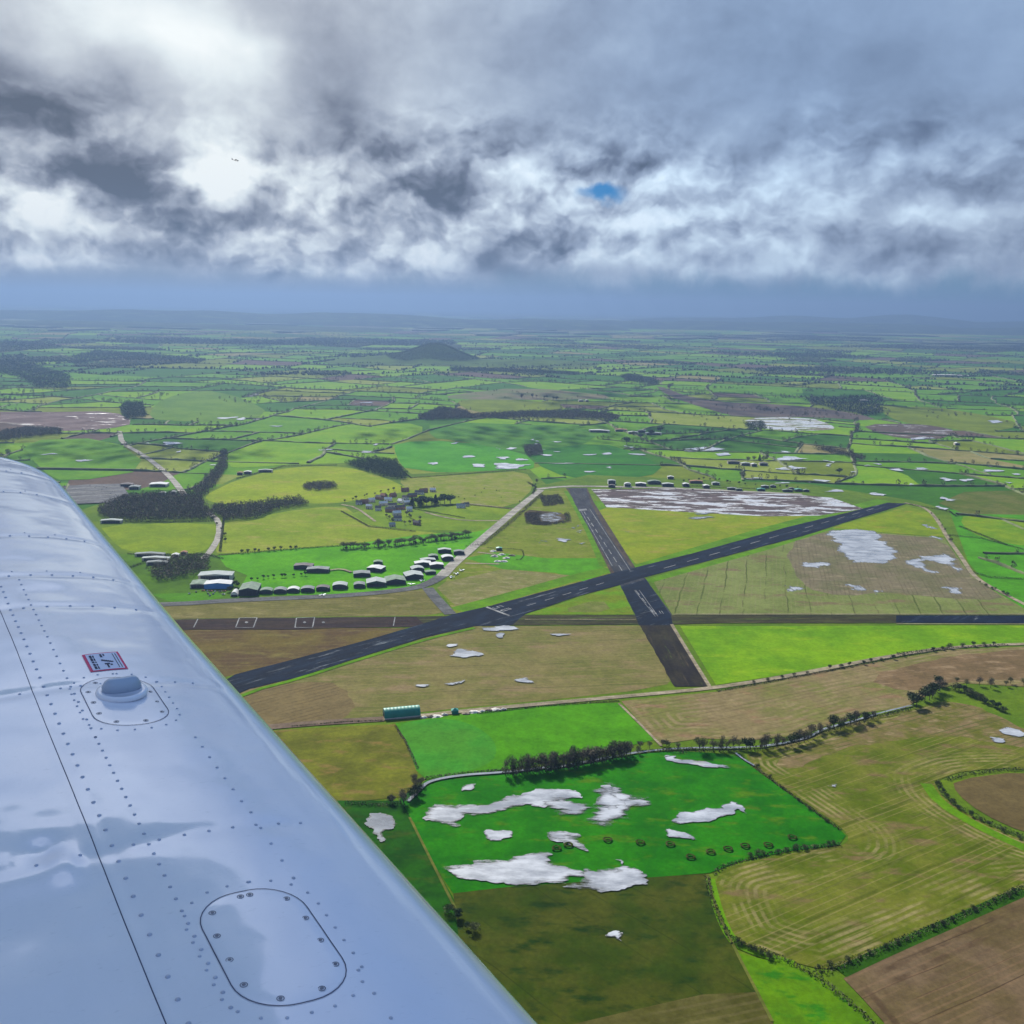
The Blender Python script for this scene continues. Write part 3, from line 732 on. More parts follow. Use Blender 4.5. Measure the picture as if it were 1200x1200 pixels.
# --- inside the airfield
poly('field', [(-80,716),(200,711),(262,706),(412,700),(480,693),(500,692),(519,719),(500,722),(347,724),(200,728),(-80,735)], ground_mat('inner_grass', sm((135,130,70)), sm((120,120,55)), 70, c3=sm((160,150,95)), stripe=(ang((300,712),(480,705)), 9, .5, sm((150,140,90)), .5)), 'olive-tan field between the hangar track and the strip')
poly('field', [(-100,745),(227,739),(395,737),(477,737),(415,756),(275,792),(100,830),(-100,860)], ground_mat('brown_wedge', sm((110,90,60)), sm((125,110,55)), 60, c3=sm((140,130,70)), stripe=(ang((260,750),(400,745)), 11, .5, sm((130,115,75)), .5)), 'brown wedge of field between the strip and the runway')
A = ang((320,832),(560,770))
poly('field', [(200,850),(292,808),(350,795),(412,775),(500,748),(556,735),(750,734),(756,742),(786,798),(782,803),(740,811),(657,820),(560,829),(450,840),(340,848),(250,860)],
     ground_mat('centre_field', sm((150,140,85)), sm((128,130,64)), 85, c3=sm((160,140,100)), stripe=[(ang((480,790),(740,780)), 8, .45, sm((158,145,98)), .55), (ang((520,800),(740,792)), 33, .08, sm((90,95,45)), .5)]), 'large olive-brown field with wet patches inside the airfield')
poly('field', [(200,850),(292,812),(350,800),(400,800),(420,842),(340,849),(250,860)], ground_mat('bare_corner', sm((138,122,82)), sm((145,128,85)), 60, stripe=(A, 7, .5, sm((110,90,60)), .5)), 'bare brown corner of the large field', smooth=1, wob=4)
poly('field', [(635,575),(665,572),(700,640),(717,674),(683,682),(572,714),(534,720),(516,694),(530,668),(560,645),(585,618)], ground_mat('inner_olive', sm((140,155,45)), sm((125,145,40)), 50, c3=sm((165,160,90))), 'olive grass between the lane and the runways')
poly('field', [(545,655),(580,648),(640,655),(700,655),(712,672),(683,682),(650,672),(590,668)], ground_mat('inner_bright', sm((100,180,15)), sm((90,160,20)), 40), 'vivid green grass strip by the crossing')
poly('field', [(512,690),(522,683),(588,668),(615,670),(677,676),(640,686),(536,713)], ground_mat('inner_tan', sm((155,150,90)), sm((135,140,70)), 35, c3=sm((175,165,120))), 'tan wedge of field by the link road')
strip('verge', [(536,716),(610,696),(683,675),(716,668)], 26, VG, 'vivid green verge north of the runway')
strip('verge', [(667,576),(690,615),(712,665)], 22, VG, 'vivid green verge left of the going-away runway')
strip('verge', [(698,588),(722,630),(745,661)], 24, VG, 'vivid green verge right of the going-away runway')
poly('field', [(700,600),(724,638),(747,664),(810,650),(925,617),(1010,598),(940,604),(820,600),(712,595)], ground_mat('triangle_grass', sm((160,175,30)), sm((140,165,25)), 70, c3=sm((175,170,70))), 'yellow-green triangle between the runways')
strip('verge', [(747,667),(810,648),(925,614),(1036,587)], 30, VG, 'vivid green verge above the long runway')
strip('verge', [(762,683),(830,664),(945,632),(1000,616)], 26, VG, 'vivid green verge below the long runway')
poly('field', [(615,721),(727,687),(743,721)], ground_mat('small_triangle', sm((115,165,25)), sm((130,150,50)), 30), 'small green triangle below the crossing')
poly('field', [(650,718),(705,702),(718,719)], ground_mat('small_tan', sm((140,145,75)), sm((125,140,55)), 25), 'tan middle of the small triangle', smooth=1, wob=2)
poly('field', [(693,574),(800,573),(930,580),(975,584),(1012,597),(960,605),(897,606),(810,601),(711,595)], ground_mat('mud', sm((120,105,105)), sm((105,95,90)), 45, c3=sm((150,140,135)), flood=(.475, 26, 3.2, ang((700,590),(900,595)))), 'brown muddy field streaked with white floodwater', wob=2)
poly('field', [(984,616),(1063,594),(1091,602),(1110,630),(1065,627),(975,620)], ground_mat('ne_triangle', sm((150,175,25)), sm((130,160,25)), 60, c3=sm((165,165,50))), 'yellow-green field by the runway end')
ta = ang((808,673),(796,714))
poly('field', [(766,683),(907,643),(975,621),(1065,628),(1106,631),(1135,672),(1163,692),(1200,714),(1300,722),(788,722)],
     ground_mat('east_field', sm((146,158,88)), sm((130,144,74)), 90, c3=sm((140,125,90)), stripe=[(ta, 27, .10, sm((80,90,50)), .75), (ta, 5.5, .4, sm((160,155,110)), .35)]), 'tan-green field with tramlines right of the crossing')
poly('field', [(918,640),(975,622),(1065,629),(1105,632),(1133,672),(1160,692),(1180,705),(1100,702),(1040,694),(985,700),(940,690)], ground_mat('east_mud', sm((145,135,105)), sm((130,128,90)), 50, c3=sm((165,152,122)), stripe=(ta, 5.5, .5, sm((115,105,75)), .5)), 'bare brownish part of the east field', smooth=1, wob=5)
fa = ta
poly('water', s4([(180,405),(420,400),(480,480),(560,520),(540,545),(480,590),(270,580),(240,500)], 930, 530, 4.444), WRow, 'floodwater lying in the rows of the east field', smooth=1, wob=4, edge=True)
poly('water', s4([(590,540),(780,545),(800,525),(890,640),(830,625),(790,580),(680,570),(700,610),(780,640),(640,610)], 930, 530, 4.444), WRow, 'ragged sheet of floodwater near the perimeter track', smooth=1, wob=3, edge=True)
for L in ([(0,580),(60,570),(190,575),(160,615),(40,600)], [(230,685),(300,690),(380,712),(370,728),(300,715)], [(410,722),(460,725),(465,740),(415,740)], [(760,700),(850,702),(885,730),(860,745),(780,738)], [(-40,690),(20,700),(40,720),(-20,735)], [(720,440),(760,445),(755,462),(730,458)], [(690,372),(730,385),(725,412),(700,400)]):
    poly('water', s4(L, 930, 530, 4.444), WRow, 'small streak of standing water in the east field', smooth=1, wob=2, edge=True)
poly('field', [(797,735),(1200,734),(1500,733),(1500,750),(1200,755),(1110,759),(1044,769),(975,782),(900,795),(839,804)], ground_mat('green_crop', sm((140,190,20)), sm((115,170,20)), 90, c3=sm((155,195,45))), 'vivid green crop field right of the old runway')
# --- south of the lane
poly('field', [(200,870),(340,856),(463,850),(476,870),(490,903),(487,925),(470,936),(405,942),(300,960)], ground_mat('left_olive', sm((135,140,40)), sm((110,115,35)), 45, c3=sm((150,130,70)), stripe=(ang((360,900),(460,890)), 7, .5, sm((120,120,50)), .4)), 'olive field between the wing and the green field')
poly('field', [(463,849),(560,836),(657,827),(725,825),(745,848),(768,868),(735,876),(680,888),(590,904),(500,915),(488,905),(476,870)], ground_mat('green_winter_crop', sm((95,175,20)), sm((80,155,20)), 80), 'vivid green crop field below the green shed')
poly('field', [(463,849),(520,842),(560,852),(585,875),(575,900),(500,915),(488,905),(476,870)], ground_mat('cloud_shade_crop', sm((75,165,75)), sm((85,160,70)), 60), 'corner of the crop field with bluish-green cloud shade in its colour', smooth=2)  # teal cloud shadow put into the crop colour of this corner
poly('field', [(728,823),(840,812),(975,786),(1110,763),(1200,759),(1500,756),(1500,830),(1200,806),(1130,802),(1100,808),(1060,831),(1015,836),(985,846),(940,863),(880,869),(820,867),(772,874),(748,846)],
     ground_mat('contour_field', sm((158,142,98)), sm((138,140,72)), 60, c3=sm((165,135,100)), edge=(8.5, sm((175,155,115)), .7, 500), stripe=(ang((800,850),(960,815)), 6, .4, sm((110,95,60)), .4)), 'tan ploughed field with curving furrows', edge=True)
poly('field', [(1010,795),(1090,775),(1150,765),(1250,760),(1250,800),(1130,797),(1060,815)], ground_mat('pale_tilth', sm((150,125,90)), sm((130,110,75)), 40, c3=sm((175,150,115)), stripe=(ang((1020,800),(1180,780)), 6, .4, sm((120,100,70)), .4)), 'paler brown corner of the furrowed field', smooth=1, wob=4)
FGm = ground_mat('flood_meadow', sm((50,145,15)), sm((35,125,15)), 45, c3=sm((90,140,25)))
poly('field', [(470,936),(487,925),(500,916),(590,906),(700,892),(745,885),(800,882),(866,886),(882,901),(934,939),(985,975),(991,981),(983,992),(927,999),(867,1011),(832,1025),(780,1029),(600,1041),(531,1049),(505,1010),(485,965),(465,950)], FGm, 'deep green flooded meadow', smooth=0)
poly('field', [(380,940),(470,940),(484,965),(506,1010),(540,1070),(640,1300),(300,1300),(300,960)], ground_mat('wet_corner', sm((45,110,25)), sm((30,85,25)), 40, c3=sm((70,100,40))), 'dark green wet ground beside the wing')
DOm = ground_mat('dark_olive', sm((86,94,26)), sm((62,84,22)), 45, c3=sm((40,68,28)), stripe=(ang((660,1060),(800,1150)), 24, .05, sm((40,50,20)), .5))
poly('field', [(531,1049),(600,1041),(780,1029),(829,1026),(834,1050),(850,1092),(868,1130),(890,1170),(905,1200),(935,1300),(600,1350),(540,1120)], DOm, 'dark olive field below the floodwater')
poly('field', [(670,1203),(760,1182),(823,1168),(885,1165),(905,1200),(935,1300),(640,1300)], ground_mat('olive_strip', sm((112,108,55)), sm((90,90,35)), 30, stripe=(ang((700,1195),(823,1170)), 6, .5, sm((130,120,75)), .4)), 'paler tan strip at the bottom')
SFm = ground_mat('curved_stubble', sm((130,136,46)), sm((104,122,32)), 50, c3=sm((140,122,78)), edge=(5.4, sm((180,165,115)), .72, 42), stripe=[(ang((874,1059),(1105,965)), 5.2, .26, sm((168,156,100)), .55), (ang((874,1059),(1105,965)), 17, .3, sm((85,98,30)), .55)])
poly('field', [(864,889),(905,877),(940,867),(985,851),(1015,841),(1060,835),(1105,822),(1130,827),(1170,850),(1200,866),(1330,890),(1330,915),(1200,902),(1132,904),(1102,914),(1094,921),(1108,940),(1150,965),(1200,988),(1330,1020),(1300,1045),(1200,1040),(1150,1062),(1100,1085),(1040,1110),(985,1134),(965,1139),(930,1130),(872,1110),(858,1100),(845,1070),(836,1042),(842,1026),(862,1015),(930,1001),(985,994),(996,985),(986,971),(934,936)],
     SFm, 'large curving stubble field with tractor lines', edge=True, smooth=1)
poly('field', [(1105,825),(1140,825),(1200,860),(1330,880),(1200,880),(1120,862),(1050,868),(985,880),(930,905),(900,895),(960,872),(1040,845)], ground_mat('washed_soil', sm((150,130,90)), sm((120,122,45)), 24, c3=sm((175,155,115)), stripe=(ang((930,890),(1080,850)), 6, .45, sm((100,110,40)), .6)), 'washed-out pale soil at the top of the stubble field', smooth=2, wob=5)
poly('field', [(1116,916),(1200,905),(1330,918),(1330,1012),(1200,978),(1150,955),(1120,931)], ground_mat('brown_tilth', sm((128,112,70)), sm((115,100,62)), 50), 'smooth brown field at the right edge', smooth=1)
poly('field', [(988,1149),(1060,1115),(1150,1075),(1200,1053),(1330,1000),(1500,1300),(1080,1300),(1035,1200),(1010,1172)], ground_mat('red_brown_plough', sm((135,114,86)), sm((118,102,66)), 45, edge=(9, sm((95,75,55)), .7, 30), stripe=[(ang((1000,1165),(1190,1085)), 14, .07, sm((85,65,45)), .8), (ang((1000,1165),(1190,1085)), 5, .4, sm((155,125,95)), .4)]), 'reddish-brown ploughed field in the bottom corner', edge=True)
poly('field', [(864,1119),(930,1135),(960,1150),(1000,1181),(1030,1210),(1080,1300),(935,1300),(906,1200),(884,1160)], ground_mat('small_meadow', sm((110,160,20)), sm((95,145,25)), 30, c3=sm((60,140,40))), 'small bright green meadow at the bottom')
strip('verge', [(1085,920),(1100,942),(1145,970),(1210,1000)], 9, VG, 'green margin of the stubble field on the right')
strip('verge', [(1200,1046),(1150,1068),(1040,1116),(985,1142)], 9, ground_mat('dark_verge', sm((60,110,20)), sm((50,95,20)), 20), 'dark green margin of the ploughed field')
strip('verge', [(832,1032),(842,1072),(856,1102),(870,1114),(930,1132)], 6, VG, 'green margin along the curved hedge')
# --- mid pieces: pond
poly('verge', s4([(850,270),(960,280),(1050,290),(1060,320),(960,345),(880,340)], 400, 530, 4), ground_mat('scrub_soil', sm((80,70,55)), sm((110,100,60)), 15), 'brown scrub round the pond', smooth=1, wob=3)

poly('water', s4([(930,305),(985,283),(1028,290),(1032,318),(985,326),(935,322)], 400, 530, 4), WM, 'small pale pond between the lane and the runway', smooth=1, wob=1)

# ------------------------------------------------------------------ runways and tracks
sg = lambda c: sm0(c, 3.3)
def tarmac(name, base, worn, stain, streak=None, a=0.):
    m, N, b = newmat(name)
    pos = N.n('ShaderNodeNewGeometry').outputs['Position']
    p = N.mapping(pos, rot=(0, 0, -a)); col = N.mix(N.step(N.noise(N.mapping(p, sc=(.25, 1, 1)), 1/14, 6, .65), .35, .65), base, worn)
    col = N.mix(N.step(N.noise(N.mapping(p, sc=(.06, 1, 1)), 1/4.5, 5, .65), .56, .72), col, stain)
    if streak:
        k = N.step(N.noise(N.mapping(p, sc=(.12, 1, 1), loc=(9, 5, 1)), 1/7, 6, .7), *streak[1])
        col = N.mix(k, col, streak[0])
    col = N.mix(1., col, N.mix(N.step(N.noise(pos, .3, 5, .7), .3, .7), (.68,)*3, (1.15,)*3), 'MULTIPLY')
    col = N.mix(1., col, N.mix(N.step(N.noise(N.mapping(p, sc=(1, 2.5, 1), loc=(3, 71, 0)), 1/45, 5, .7), .4, .6), (.72,)*3, (1.12,)*3), 'MULTIPLY')
    N.L.new(col, b.inputs['Base Color']); b.inputs['Roughness'].default_value = .9; b.inputs['Specular IOR Level'].default_value = .03
    return m
a1 = ang((412,765),(1040,592)); a2 = ang((736,690),(676,575)); a3 = ang((250,732),(1100,727))
T_dark = tarmac('runway_tarmac', sg((18,36,58)), sg((28,50,76)), sg((62,82,104)), (sg((170,182,190)), (.58, .74)), a1)  # pale streaks put the wet sheen into the tarmac colour
T_old = tarmac('old_tarmac', sg((54,50,50)), sg((72,68,50)), sg((105,95,75)), (sg((85,100,50)), (.6, .7)), a2)
T_band = tarmac('worn_shoulder', sg((120,105,85)), sg((95,85,75)), sg((75,70,70)), None, a2)
T_far = tarmac('far_strip', sg((72,78,92)), sg((90,94,100)), sg((110,108,100)), (sg((200,205,205)), (.60, .70)), a2)
T_purple = tarmac('abandoned_strip', sg((66,50,52)), sg((80,64,52)), sg((98,86,62)), (sg((170,165,150)), (.70, .76)), a3)
T_grass = tarmac('overgrown_strip', sg((88,85,50)), sg((70,72,42)), sg((120,118,60)), (sg((105,125,45)), (.5, .66)), a3)
T_grey = tarmac('grey_track', sg((125,128,130)), sg((140,142,142)), sg((160,160,156)), None, 0)
T_conc = tarmac('pale_concrete', sm0((185,182,172), 1.9), sm0((165,160,148), 1.9), sm0((215,212,205), 1.9), None, 0)
T_dirt = tarmac('dirt_track', sm0((170,158,135), 1.9), sm0((150,140,112), 1.9), sm0((200,190,170), 1.9), None, 0)
poly('old_runway', [(-100,736),(232,726),(347,725),(500,723.5),(600,722),(740,722),(788,722),(1058,722),(1058,731.5),(840,731.5),(788,733),(600,734),(477,736),(395,737),(347,739),(227,739),(-100,752)], T_grass, 'overgrown cross strip running the width of the airfield', wob=1.2)
poly('old_runway', [(-100,737),(232,727),(347,725.5),(488,724),(500,735),(477,736),(395,737),(347,739),(227,739),(-100,752)], T_purple, 'brown abandoned strip with two painted squares', wob=1.2)
poly('taxiway', [(1050,722.5),(1202,722.5),(1500,722),(1500,731),(1202,731.5),(1050,731)], T_dark, 'blue-grey tarmac at the right end of the cross strip')
poly('old_runway', [(749,733),(788,733),(806,762),(831,806),(790,806),(770,770)], T_old, 'weathered brown end of the going-away runway', wob=1.5)
poly('runway_shoulder', [(663,572.5),(688,572.5),(695,588),(745,667),(757,680),(727,687),(716,674),(679,597)], T_band, 'brown shoulders of the going-away runway')
poly('runway', [(666,572.8),(687,572.8),(692,590),(714,630),(738,664),(757,680),(788,722),(745,722),(727,687),(722,676),(690,620),(674,592)], T_far, 'runway going away to the north', wob=.9)
poly('runway', [(727,688),(757,680),(786,722),(789,734),(749,734),(744,722)], T_dark, 'dark runway section below the crossing', wob=.9)
poly('runway', [(200,838),(275,792),(415,755.5),(477,738),(534,720),(572,712),(683,682),(716,673),(810,650),(925,618),(1040,590),(1063,591),(984,615),(940,629),(756,677.5),(727,686.5),(680,699),(615,721),(600,734),(556,735),(500,747.5),(412,774.5),(350,795),(292,809),(200,850)], T_dark, 'long dark runway crossing the picture', wob=.9)
strip('runway_shoulder', [(240,838),(292,812),(350,797),(412,777),(500,750),(556,737)], 6, VG, 'green edge of the long runway')
strip('track', [(-100,716),(200,710),(262,705),(412,699),(475,692),(495,688),(512,680),(522,672)], 17, T_grey, 'grey perimeter track in front of the hangars', smooth=2)
strip('track', [(518,676),(530,663),(552,644),(585,615),(612,592),(634,575)], 17, T_conc, 'pale concrete lane climbing to the runway end', w1=14)
strip('track', [(501,690),(512,704),(528,721)], 15, T_grey, 'short grey link from the hangars to the runway')
strip('track', [(628,574),(660,570.5),(700,570.5),(800,573),(940,580)], 14, T_conc, 'pale track along the far side')
strip('track', [(586,611),(545,611),(520,607),(498,601)], 6, T_dirt, 'pale farm drive joining the lane')
strip('track', [(606,598),(560,592),(540,590)], 5, T_dirt, 'narrow pale drive by the conifers')
strip('track', [(545,661),(585,662)], 5, T_dirt, 'pale drive to the field compound'); strip('track', [(560,648),(582,651)], 5, T_dirt, 'upper pale drive to the field compound')
strip('track', [(1060,590),(1080,594),(1092,602),(1102,616),(1110,631),(1128,656),(1139,674),(1155,686),(1198,708),(1300,760)], 7, T_dirt, 'pale perimeter track on the right', smooth=2)
strip('track', [(-100,900),(250,861),(340,851),(450,844)], 11, ground_mat('brown_lane', sm((130,112,95)), sm((150,132,112)), 12), 'brown track between the fields by the wing')
strip('track', [(450,844),(490,841),(560,833),(660,824),(770,814),(830,808.5),(900,798),(975,783.5),(1044,770),(1110,760),(1200,755.5),(1400,752)], 7.5, T_dirt, 'pale farm track along the south side')
strip('track', [(787,733),(808,768),(832,807)], 4, T_dirt, 'pale path along the old runway')
strip('track', [(262,602),(257,612),(256,630),(247,647),(240,656)][:0] or [(243,601),(257,611),(257,630),(247,647),(238,656)], 10, T_conc, 'winding lane below the wood', smooth=1)
strip('track', [(140,506),(143,520),(167,533),(187,548),(203,563),(217,582)], 13, T_conc, 'pale road running away on the left', smooth=1)
strip('track', [(-60,495),(0,495),(40,500),(67,503)], 9, T_conc, 'pale track across the brown field')
strip('track', [(400,592),(417,595),(440,612)], 5, T_dirt, 'small lane at the village')
strip('track', [(725,826),(748,848),(775,876)], 2.5, T_dirt, 'thin path between green and tan fields')
for L, lab in (([(480,960),(505,1010),(535,1070)], 'thin track by the wing'), ([(829,1027),(836,1060),(856,1105),(905,1200)], 'thin pale path along the dark field')):
    strip('track', L, 1.8, ground_mat('thin_path', sm((130,135,60)), sm((110,120,50)), 12), lab)
# painted markings (worn)
WP = tarmac('worn_white_paint', sg((215,218,220)), sg((170,175,180)), sg((120,128,135)), None, a1)
def mark(pts, label): poly('runway_marking', pts, WP, label, dz=.004, step=50)
def dashes(p, q, n, w, duty, lab, off=0.):
    P, Q = Vector(G(*p)), Vector(G(*q)); t = (Q-P).normalized(); nn = Vector((-t.y, t.x)); L = (Q-P).length
    for i in range(n):
        a = P+t*L*(i+.1)/n+nn*off; b = P+t*L*(i+.1+duty)/n+nn*off
        poly('runway_marking', [tuple(a-nn*w/2), tuple(b-nn*w/2), tuple(b+nn*w/2), tuple(a+nn*w/2)], WP, lab, world=True, dz=.004, step=50)
dashes((615,712), (715,682), 5, 1.3, .5, 'worn dash of the long runway centre line')
dashes((775,668), (1030,595), 12, 1.4, .5, 'worn dash on the long runway right of the crossing')
dashes((684,600), (731,673), 9, 1.3, .6, 'worn dash down the going-away runway')
dashes((744,692), (768,722), 3, 1.3, .6, 'worn dash below the crossing')
dashes((682,592), (722,660), 1, .9, .95, 'left edge line of the going-away runway', -9)
dashes((682,592), (728,665), 1, .9, .95, 'right edge line of the going-away runway', 9)
dashes((740,690), (762,722), 1, .8, .95, 'left edge line below the crossing', 8)
dashes((748,690), (774,722), 1, .8, .95, 'right edge line below the crossing', -8)
mark([(569,713.3),(571,712.3),(598,722.6),(596,723.6)], 'white threshold bar across the long runway')
mark([(678,598),(687,597),(688,599),(679,600)], 'white bar on the far runway')
# runway number strokes near the threshold and by the crossing
def strokes(c, q, segs_, sc, lab):
    P = Vector(G(*c)); Q = Vector(G(*q)); t = (Q-P).normalized(); n_ = Vector((-t.y, t.x))
    for (x0, y0, x1, y1) in segs_:
        pts = [(x0, y0), (x1, y0), (x1, y1), (x0, y1)]
        poly('runway_marking', [tuple(P+t*y*sc+n_*x*sc) for x, y in pts], WP, lab, world=True, dz=.004, step=50)
ZERO = [(-2.6,0,-1.9,9), (-4.9,0,-4.2,9), (-4.2,0,-2.6,1.1), (-4.2,7.9,-2.6,9)]
FIVE = [(1.9,0,4.9,1.1), (1.9,1.1,2.6,4), (1.9,4,4.9,5.1), (4.2,5.1,4.9,9), (1.9,7.9,4.2,9)]
strokes((583,716), (640,700), [(x0*1.2, y0, x1*1.2, y1) for x0, y0, x1, y1 in ZERO+FIVE], 1.7, 'worn white runway number near the threshold')
strokes((772,721), (752,693), [(x0, y0, x1, y1) for x0, y0, x1, y1 in ZERO[:2]+FIVE[:3]], 1.3, 'worn white runway number below the crossing')
def sqr(c, lab):
    P = s4(c, 200, 680, 4)
    for i in range(4): strip('runway_marking', [P[i-1], P[i]], 1.3, WP, lab, smooth=0, dz=.004)
sqr([(305,228),(322,183),(405,182),(388,228)], 'left painted white square on the abandoned strip')
sqr([(583,228),(590,183),(675,180),(665,228)], 'right painted white square on the abandoned strip')
strip('runway_marking', [(227,737),(232,727)], 1.3, WP, 'white line across the abandoned strip by the wing', smooth=0)
strip('runway_marking', [(461,735),(463,724.5)], 1.3, WP, 'white line across the abandoned strip by the runway', smooth=0)
for x, y in ((289,731),(357,731),(379,731)): poly('runway_marking', [(x-2.5,y),(x,y-1.4),(x+2.5,y),(x,y+1.4)], WP, 'small white patch on the abandoned strip', smooth=1)
strip('runway_marking', [(790,721.3),(1200,721.3),(1400,720.8)], 2.2, T_dirt, 'pale edge above the cross strip', smooth=0)
strip('runway_marking', [(1050,732.6),(1200,732.8),(1400,732)], 2.0, T_dirt, 'pale edge below the cross strip', smooth=0)
strip('runway_marking', [(615,727.5),(745,727.5)], 1.5, T_dirt, 'pale line along the overgrown strip', smooth=0)

# ------------------------------------------------------------------ standing water
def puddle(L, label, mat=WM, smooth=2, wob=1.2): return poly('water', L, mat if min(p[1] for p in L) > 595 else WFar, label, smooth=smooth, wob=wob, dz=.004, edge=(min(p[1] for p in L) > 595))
k4 = lambda L: s4(L, 400, 850, 3)
WF = WBig
puddle(k4([(300,310),(350,270),(400,290),(470,296),(560,280),(570,262),(600,245),(820,225),(850,260),(760,268),(730,290),(690,290),(640,282),(600,300),(480,320),(400,335),(420,375),(390,372),(350,360),(345,345),(300,345)]), 'long ragged flood pool, upper left of the green meadow', WF, smooth=1, wob=3)
puddle(k4([(690,285),(730,262),(850,262),(890,300),(860,345),(770,330)]), 'sparse floodwater joining the upper pools', WSp, 1, 3)
puddle(k4([(900,212),(950,205),(1000,240),(1140,262),(1010,330),(950,372),(850,355),(830,330),(900,300),(885,250)]), 'broken floodwater, upper right of the meadow', WSp, 1, 4)
puddle(k4([(920,215),(950,210),(985,250),(980,300),(925,310),(895,270)]), 'white pool within the broken floodwater', WBig, 1, 4)
puddle(k4([(500,380),(560,378),(630,390),(620,405),(560,412),(505,408)]), 'small flood pool in the middle of the meadow')
puddle(k4([(700,392),(740,385),(850,385),(840,412),(880,455),(840,440),(790,425),(740,405)]), 'pale pool above the large flood', WF)
puddle(k4([(345,510),(400,502),(470,500),(480,480),(620,485),(720,430),(735,495),(800,510),(860,520),(830,540),(780,545),(760,562),(620,575),(450,550)]), 'large tapering floodwater pool, left half', WF, smooth=1, wob=2)
puddle(k4([(770,575),(800,560),(850,545),(830,520),(860,505),(880,520),(950,520),(970,500),(950,475),(1040,510),(1072,545),(1050,575),(960,592),(880,590)]), 'large white floodwater pool, right half', WF, smooth=1, wob=2)
k5 = lambda L: s4(L, 780, 860, 2.857)
puddle(k5([(35,272),(110,268),(180,255),(200,242),(235,238),(275,265),(262,272),(235,258),(215,265),(190,290),(120,305),(45,308)]), 'curved white pool on the right of the meadow', smooth=1)
puddle(k5([(-10,326),(50,332),(105,348),(110,362),(20,357),(-12,340)]), 'short white pool below the curved one')
puddle(k5([(-5,72),(40,80),(55,95),(110,98),(225,116),(200,123),(110,110),(-5,98)]), 'thin pool at the top edge of the meadow', smooth=1, wob=2)
puddle(k4([(80,325),(150,313),(170,325),(210,345),(200,357),(155,370),(150,410),(130,420),(100,370)]), 'dull pool next to the wing', water_mat('dull_water', (.13, .14, .15), ragged=(6, 6, 2, .44)), smooth=1)
puddle(k4([(425,232),(450,219),(478,222),(465,240),(430,241)]), 'tiny pool near the stream')
puddle(s4([(780,300),(815,298),(825,280),(835,292),(848,310),(838,330),(825,312),(800,312)], 450, 1000, 3), 'small star-shaped pool in the dark field')
puddle(s4([(1110,525),(1150,515),(1200,545),(1196,555),(1140,545)], 840, 700, 3.333), 'pale pool at the right edge'); puddle(s4([(1088,553),(1128,560),(1125,573),(1092,567)], 840, 700, 3.333), 'small pool beside the right edge')
puddle(s4([(425,740),(440,732),(460,738),(452,750),(430,750)], 840, 700, 3.333), 'tiny round pool in the stubble field')
m_ = 'thin white puddle in the centre field'
for L in ([(135,240),(165,240),(170,250),(140,252)], [(145,262),(200,262),(215,275),(280,272),(285,280),(200,295),(165,288)], [(335,206),(360,206),(362,215),(338,216)], [(515,203),(585,200),(588,208),(530,212)],
          [(245,178),(300,182),(390,180),(400,188),(300,190)], [(15,395),(70,388),(80,396),(30,403)], [(125,386),(205,380),(210,388),(150,393)], [(375,378),(415,368),(460,380),(450,386),(400,384)]):
    puddle(s4(L, 480, 680, 3.158), m_, smooth=1, wob=1.5)
for L in ([(190,365),(210,370),(265,440),(240,442)], [(565,372),(640,350),(800,352),(640,372)], [(620,340),(700,325),(860,335),(855,348),(740,335),(640,350)]):
    puddle(s4(L, 680, 530, 4.615), 'white flood streak in the runway triangle', WSp, 1, 2)
for (x, y, w, h) in [(1105+0,355,8,14),(1030,415,26,12),(1128,375,9,12),(1150,432,6,7),(970,420,5,5),(880,500,14,5),(925,425,8,8)]:
    puddle([(400+(x-w)/4, 530+y/4), (400+x/4, 530+(y-h)/4), (400+(x+w)/4, 530+y/4), (400+x/4, 530+(y+h)/4)], 'small pale wet patch left of the runway')
PD2 = [(95,690,35,6),(450,709,20,5),(487,740,28,9),(590,740,55,9),(320,731,15,4),(575,713,18,4),(625,718,14,3),(690,665,20,4),(728,701,28,4),(770,731,40,4),(935,748,12,4),(930,698,20,3),(1000,672,20,3),(880,760,15,3),(145,538,30,2),(80,518,45,2),(137,665,12,4),(395,660,10,4),(660,650,12,3),(760,655,14,2),(710,680,16,3),(880,700,14,3),(760,690,10,2),(1050,700,30,3),(600,680,10,2),(560,680,8,2)]
PD3 = [(70,685,75,10),(350,692,25,6),(382,714,55,9),(388,748,40,8),(347,800,25,5),(460,793,28,7),(525,829,32,6),(680,841,32,5),(512,730,14,12),(760,752,16,4),(860,753,22,3),(1085,759,42,5),(925,790,30,6),(1000,793,26,5),(930,860,22,9),(1100,585,20,6),(820,645,70,6),(240,783,20,3),(1170,770,18,3),(910,890,20,6),(640,740,14,2),(690,735,12,2),(590,760,10,2),(150,700,20,4),(1090,740,14,2),(820,805,14,3),(1140,800,12,3)]
PD1 = [(805,572,30,3),(600,662,35,4),(745,738,12,3),(300,722,20,2),(885,490,12,7),(845,575,16,4),(170,700,25,2),(520,660,14,2),(620,690,10,3),(980,600,14,2),(905,575,16,2),(1145,685,14,5)]
for L, f_ in ((PD2, c2), (PD3, c3), (PD1, c1)):
    for (x, y, w, h) in L:
        n = 9; t0 = random.random()
        puddle(f_([(x+w*math.cos(i*2*math.pi/n)*random.uniform(.6, 1.15), y+h*math.sin(i*2*math.pi/n)*random.uniform(.6, 1.15)+w*.06*math.sin(t0*6+i)) for i in range(n)]), 'white puddle lying in the green fields beyond the airfield', smooth=1, wob=2)
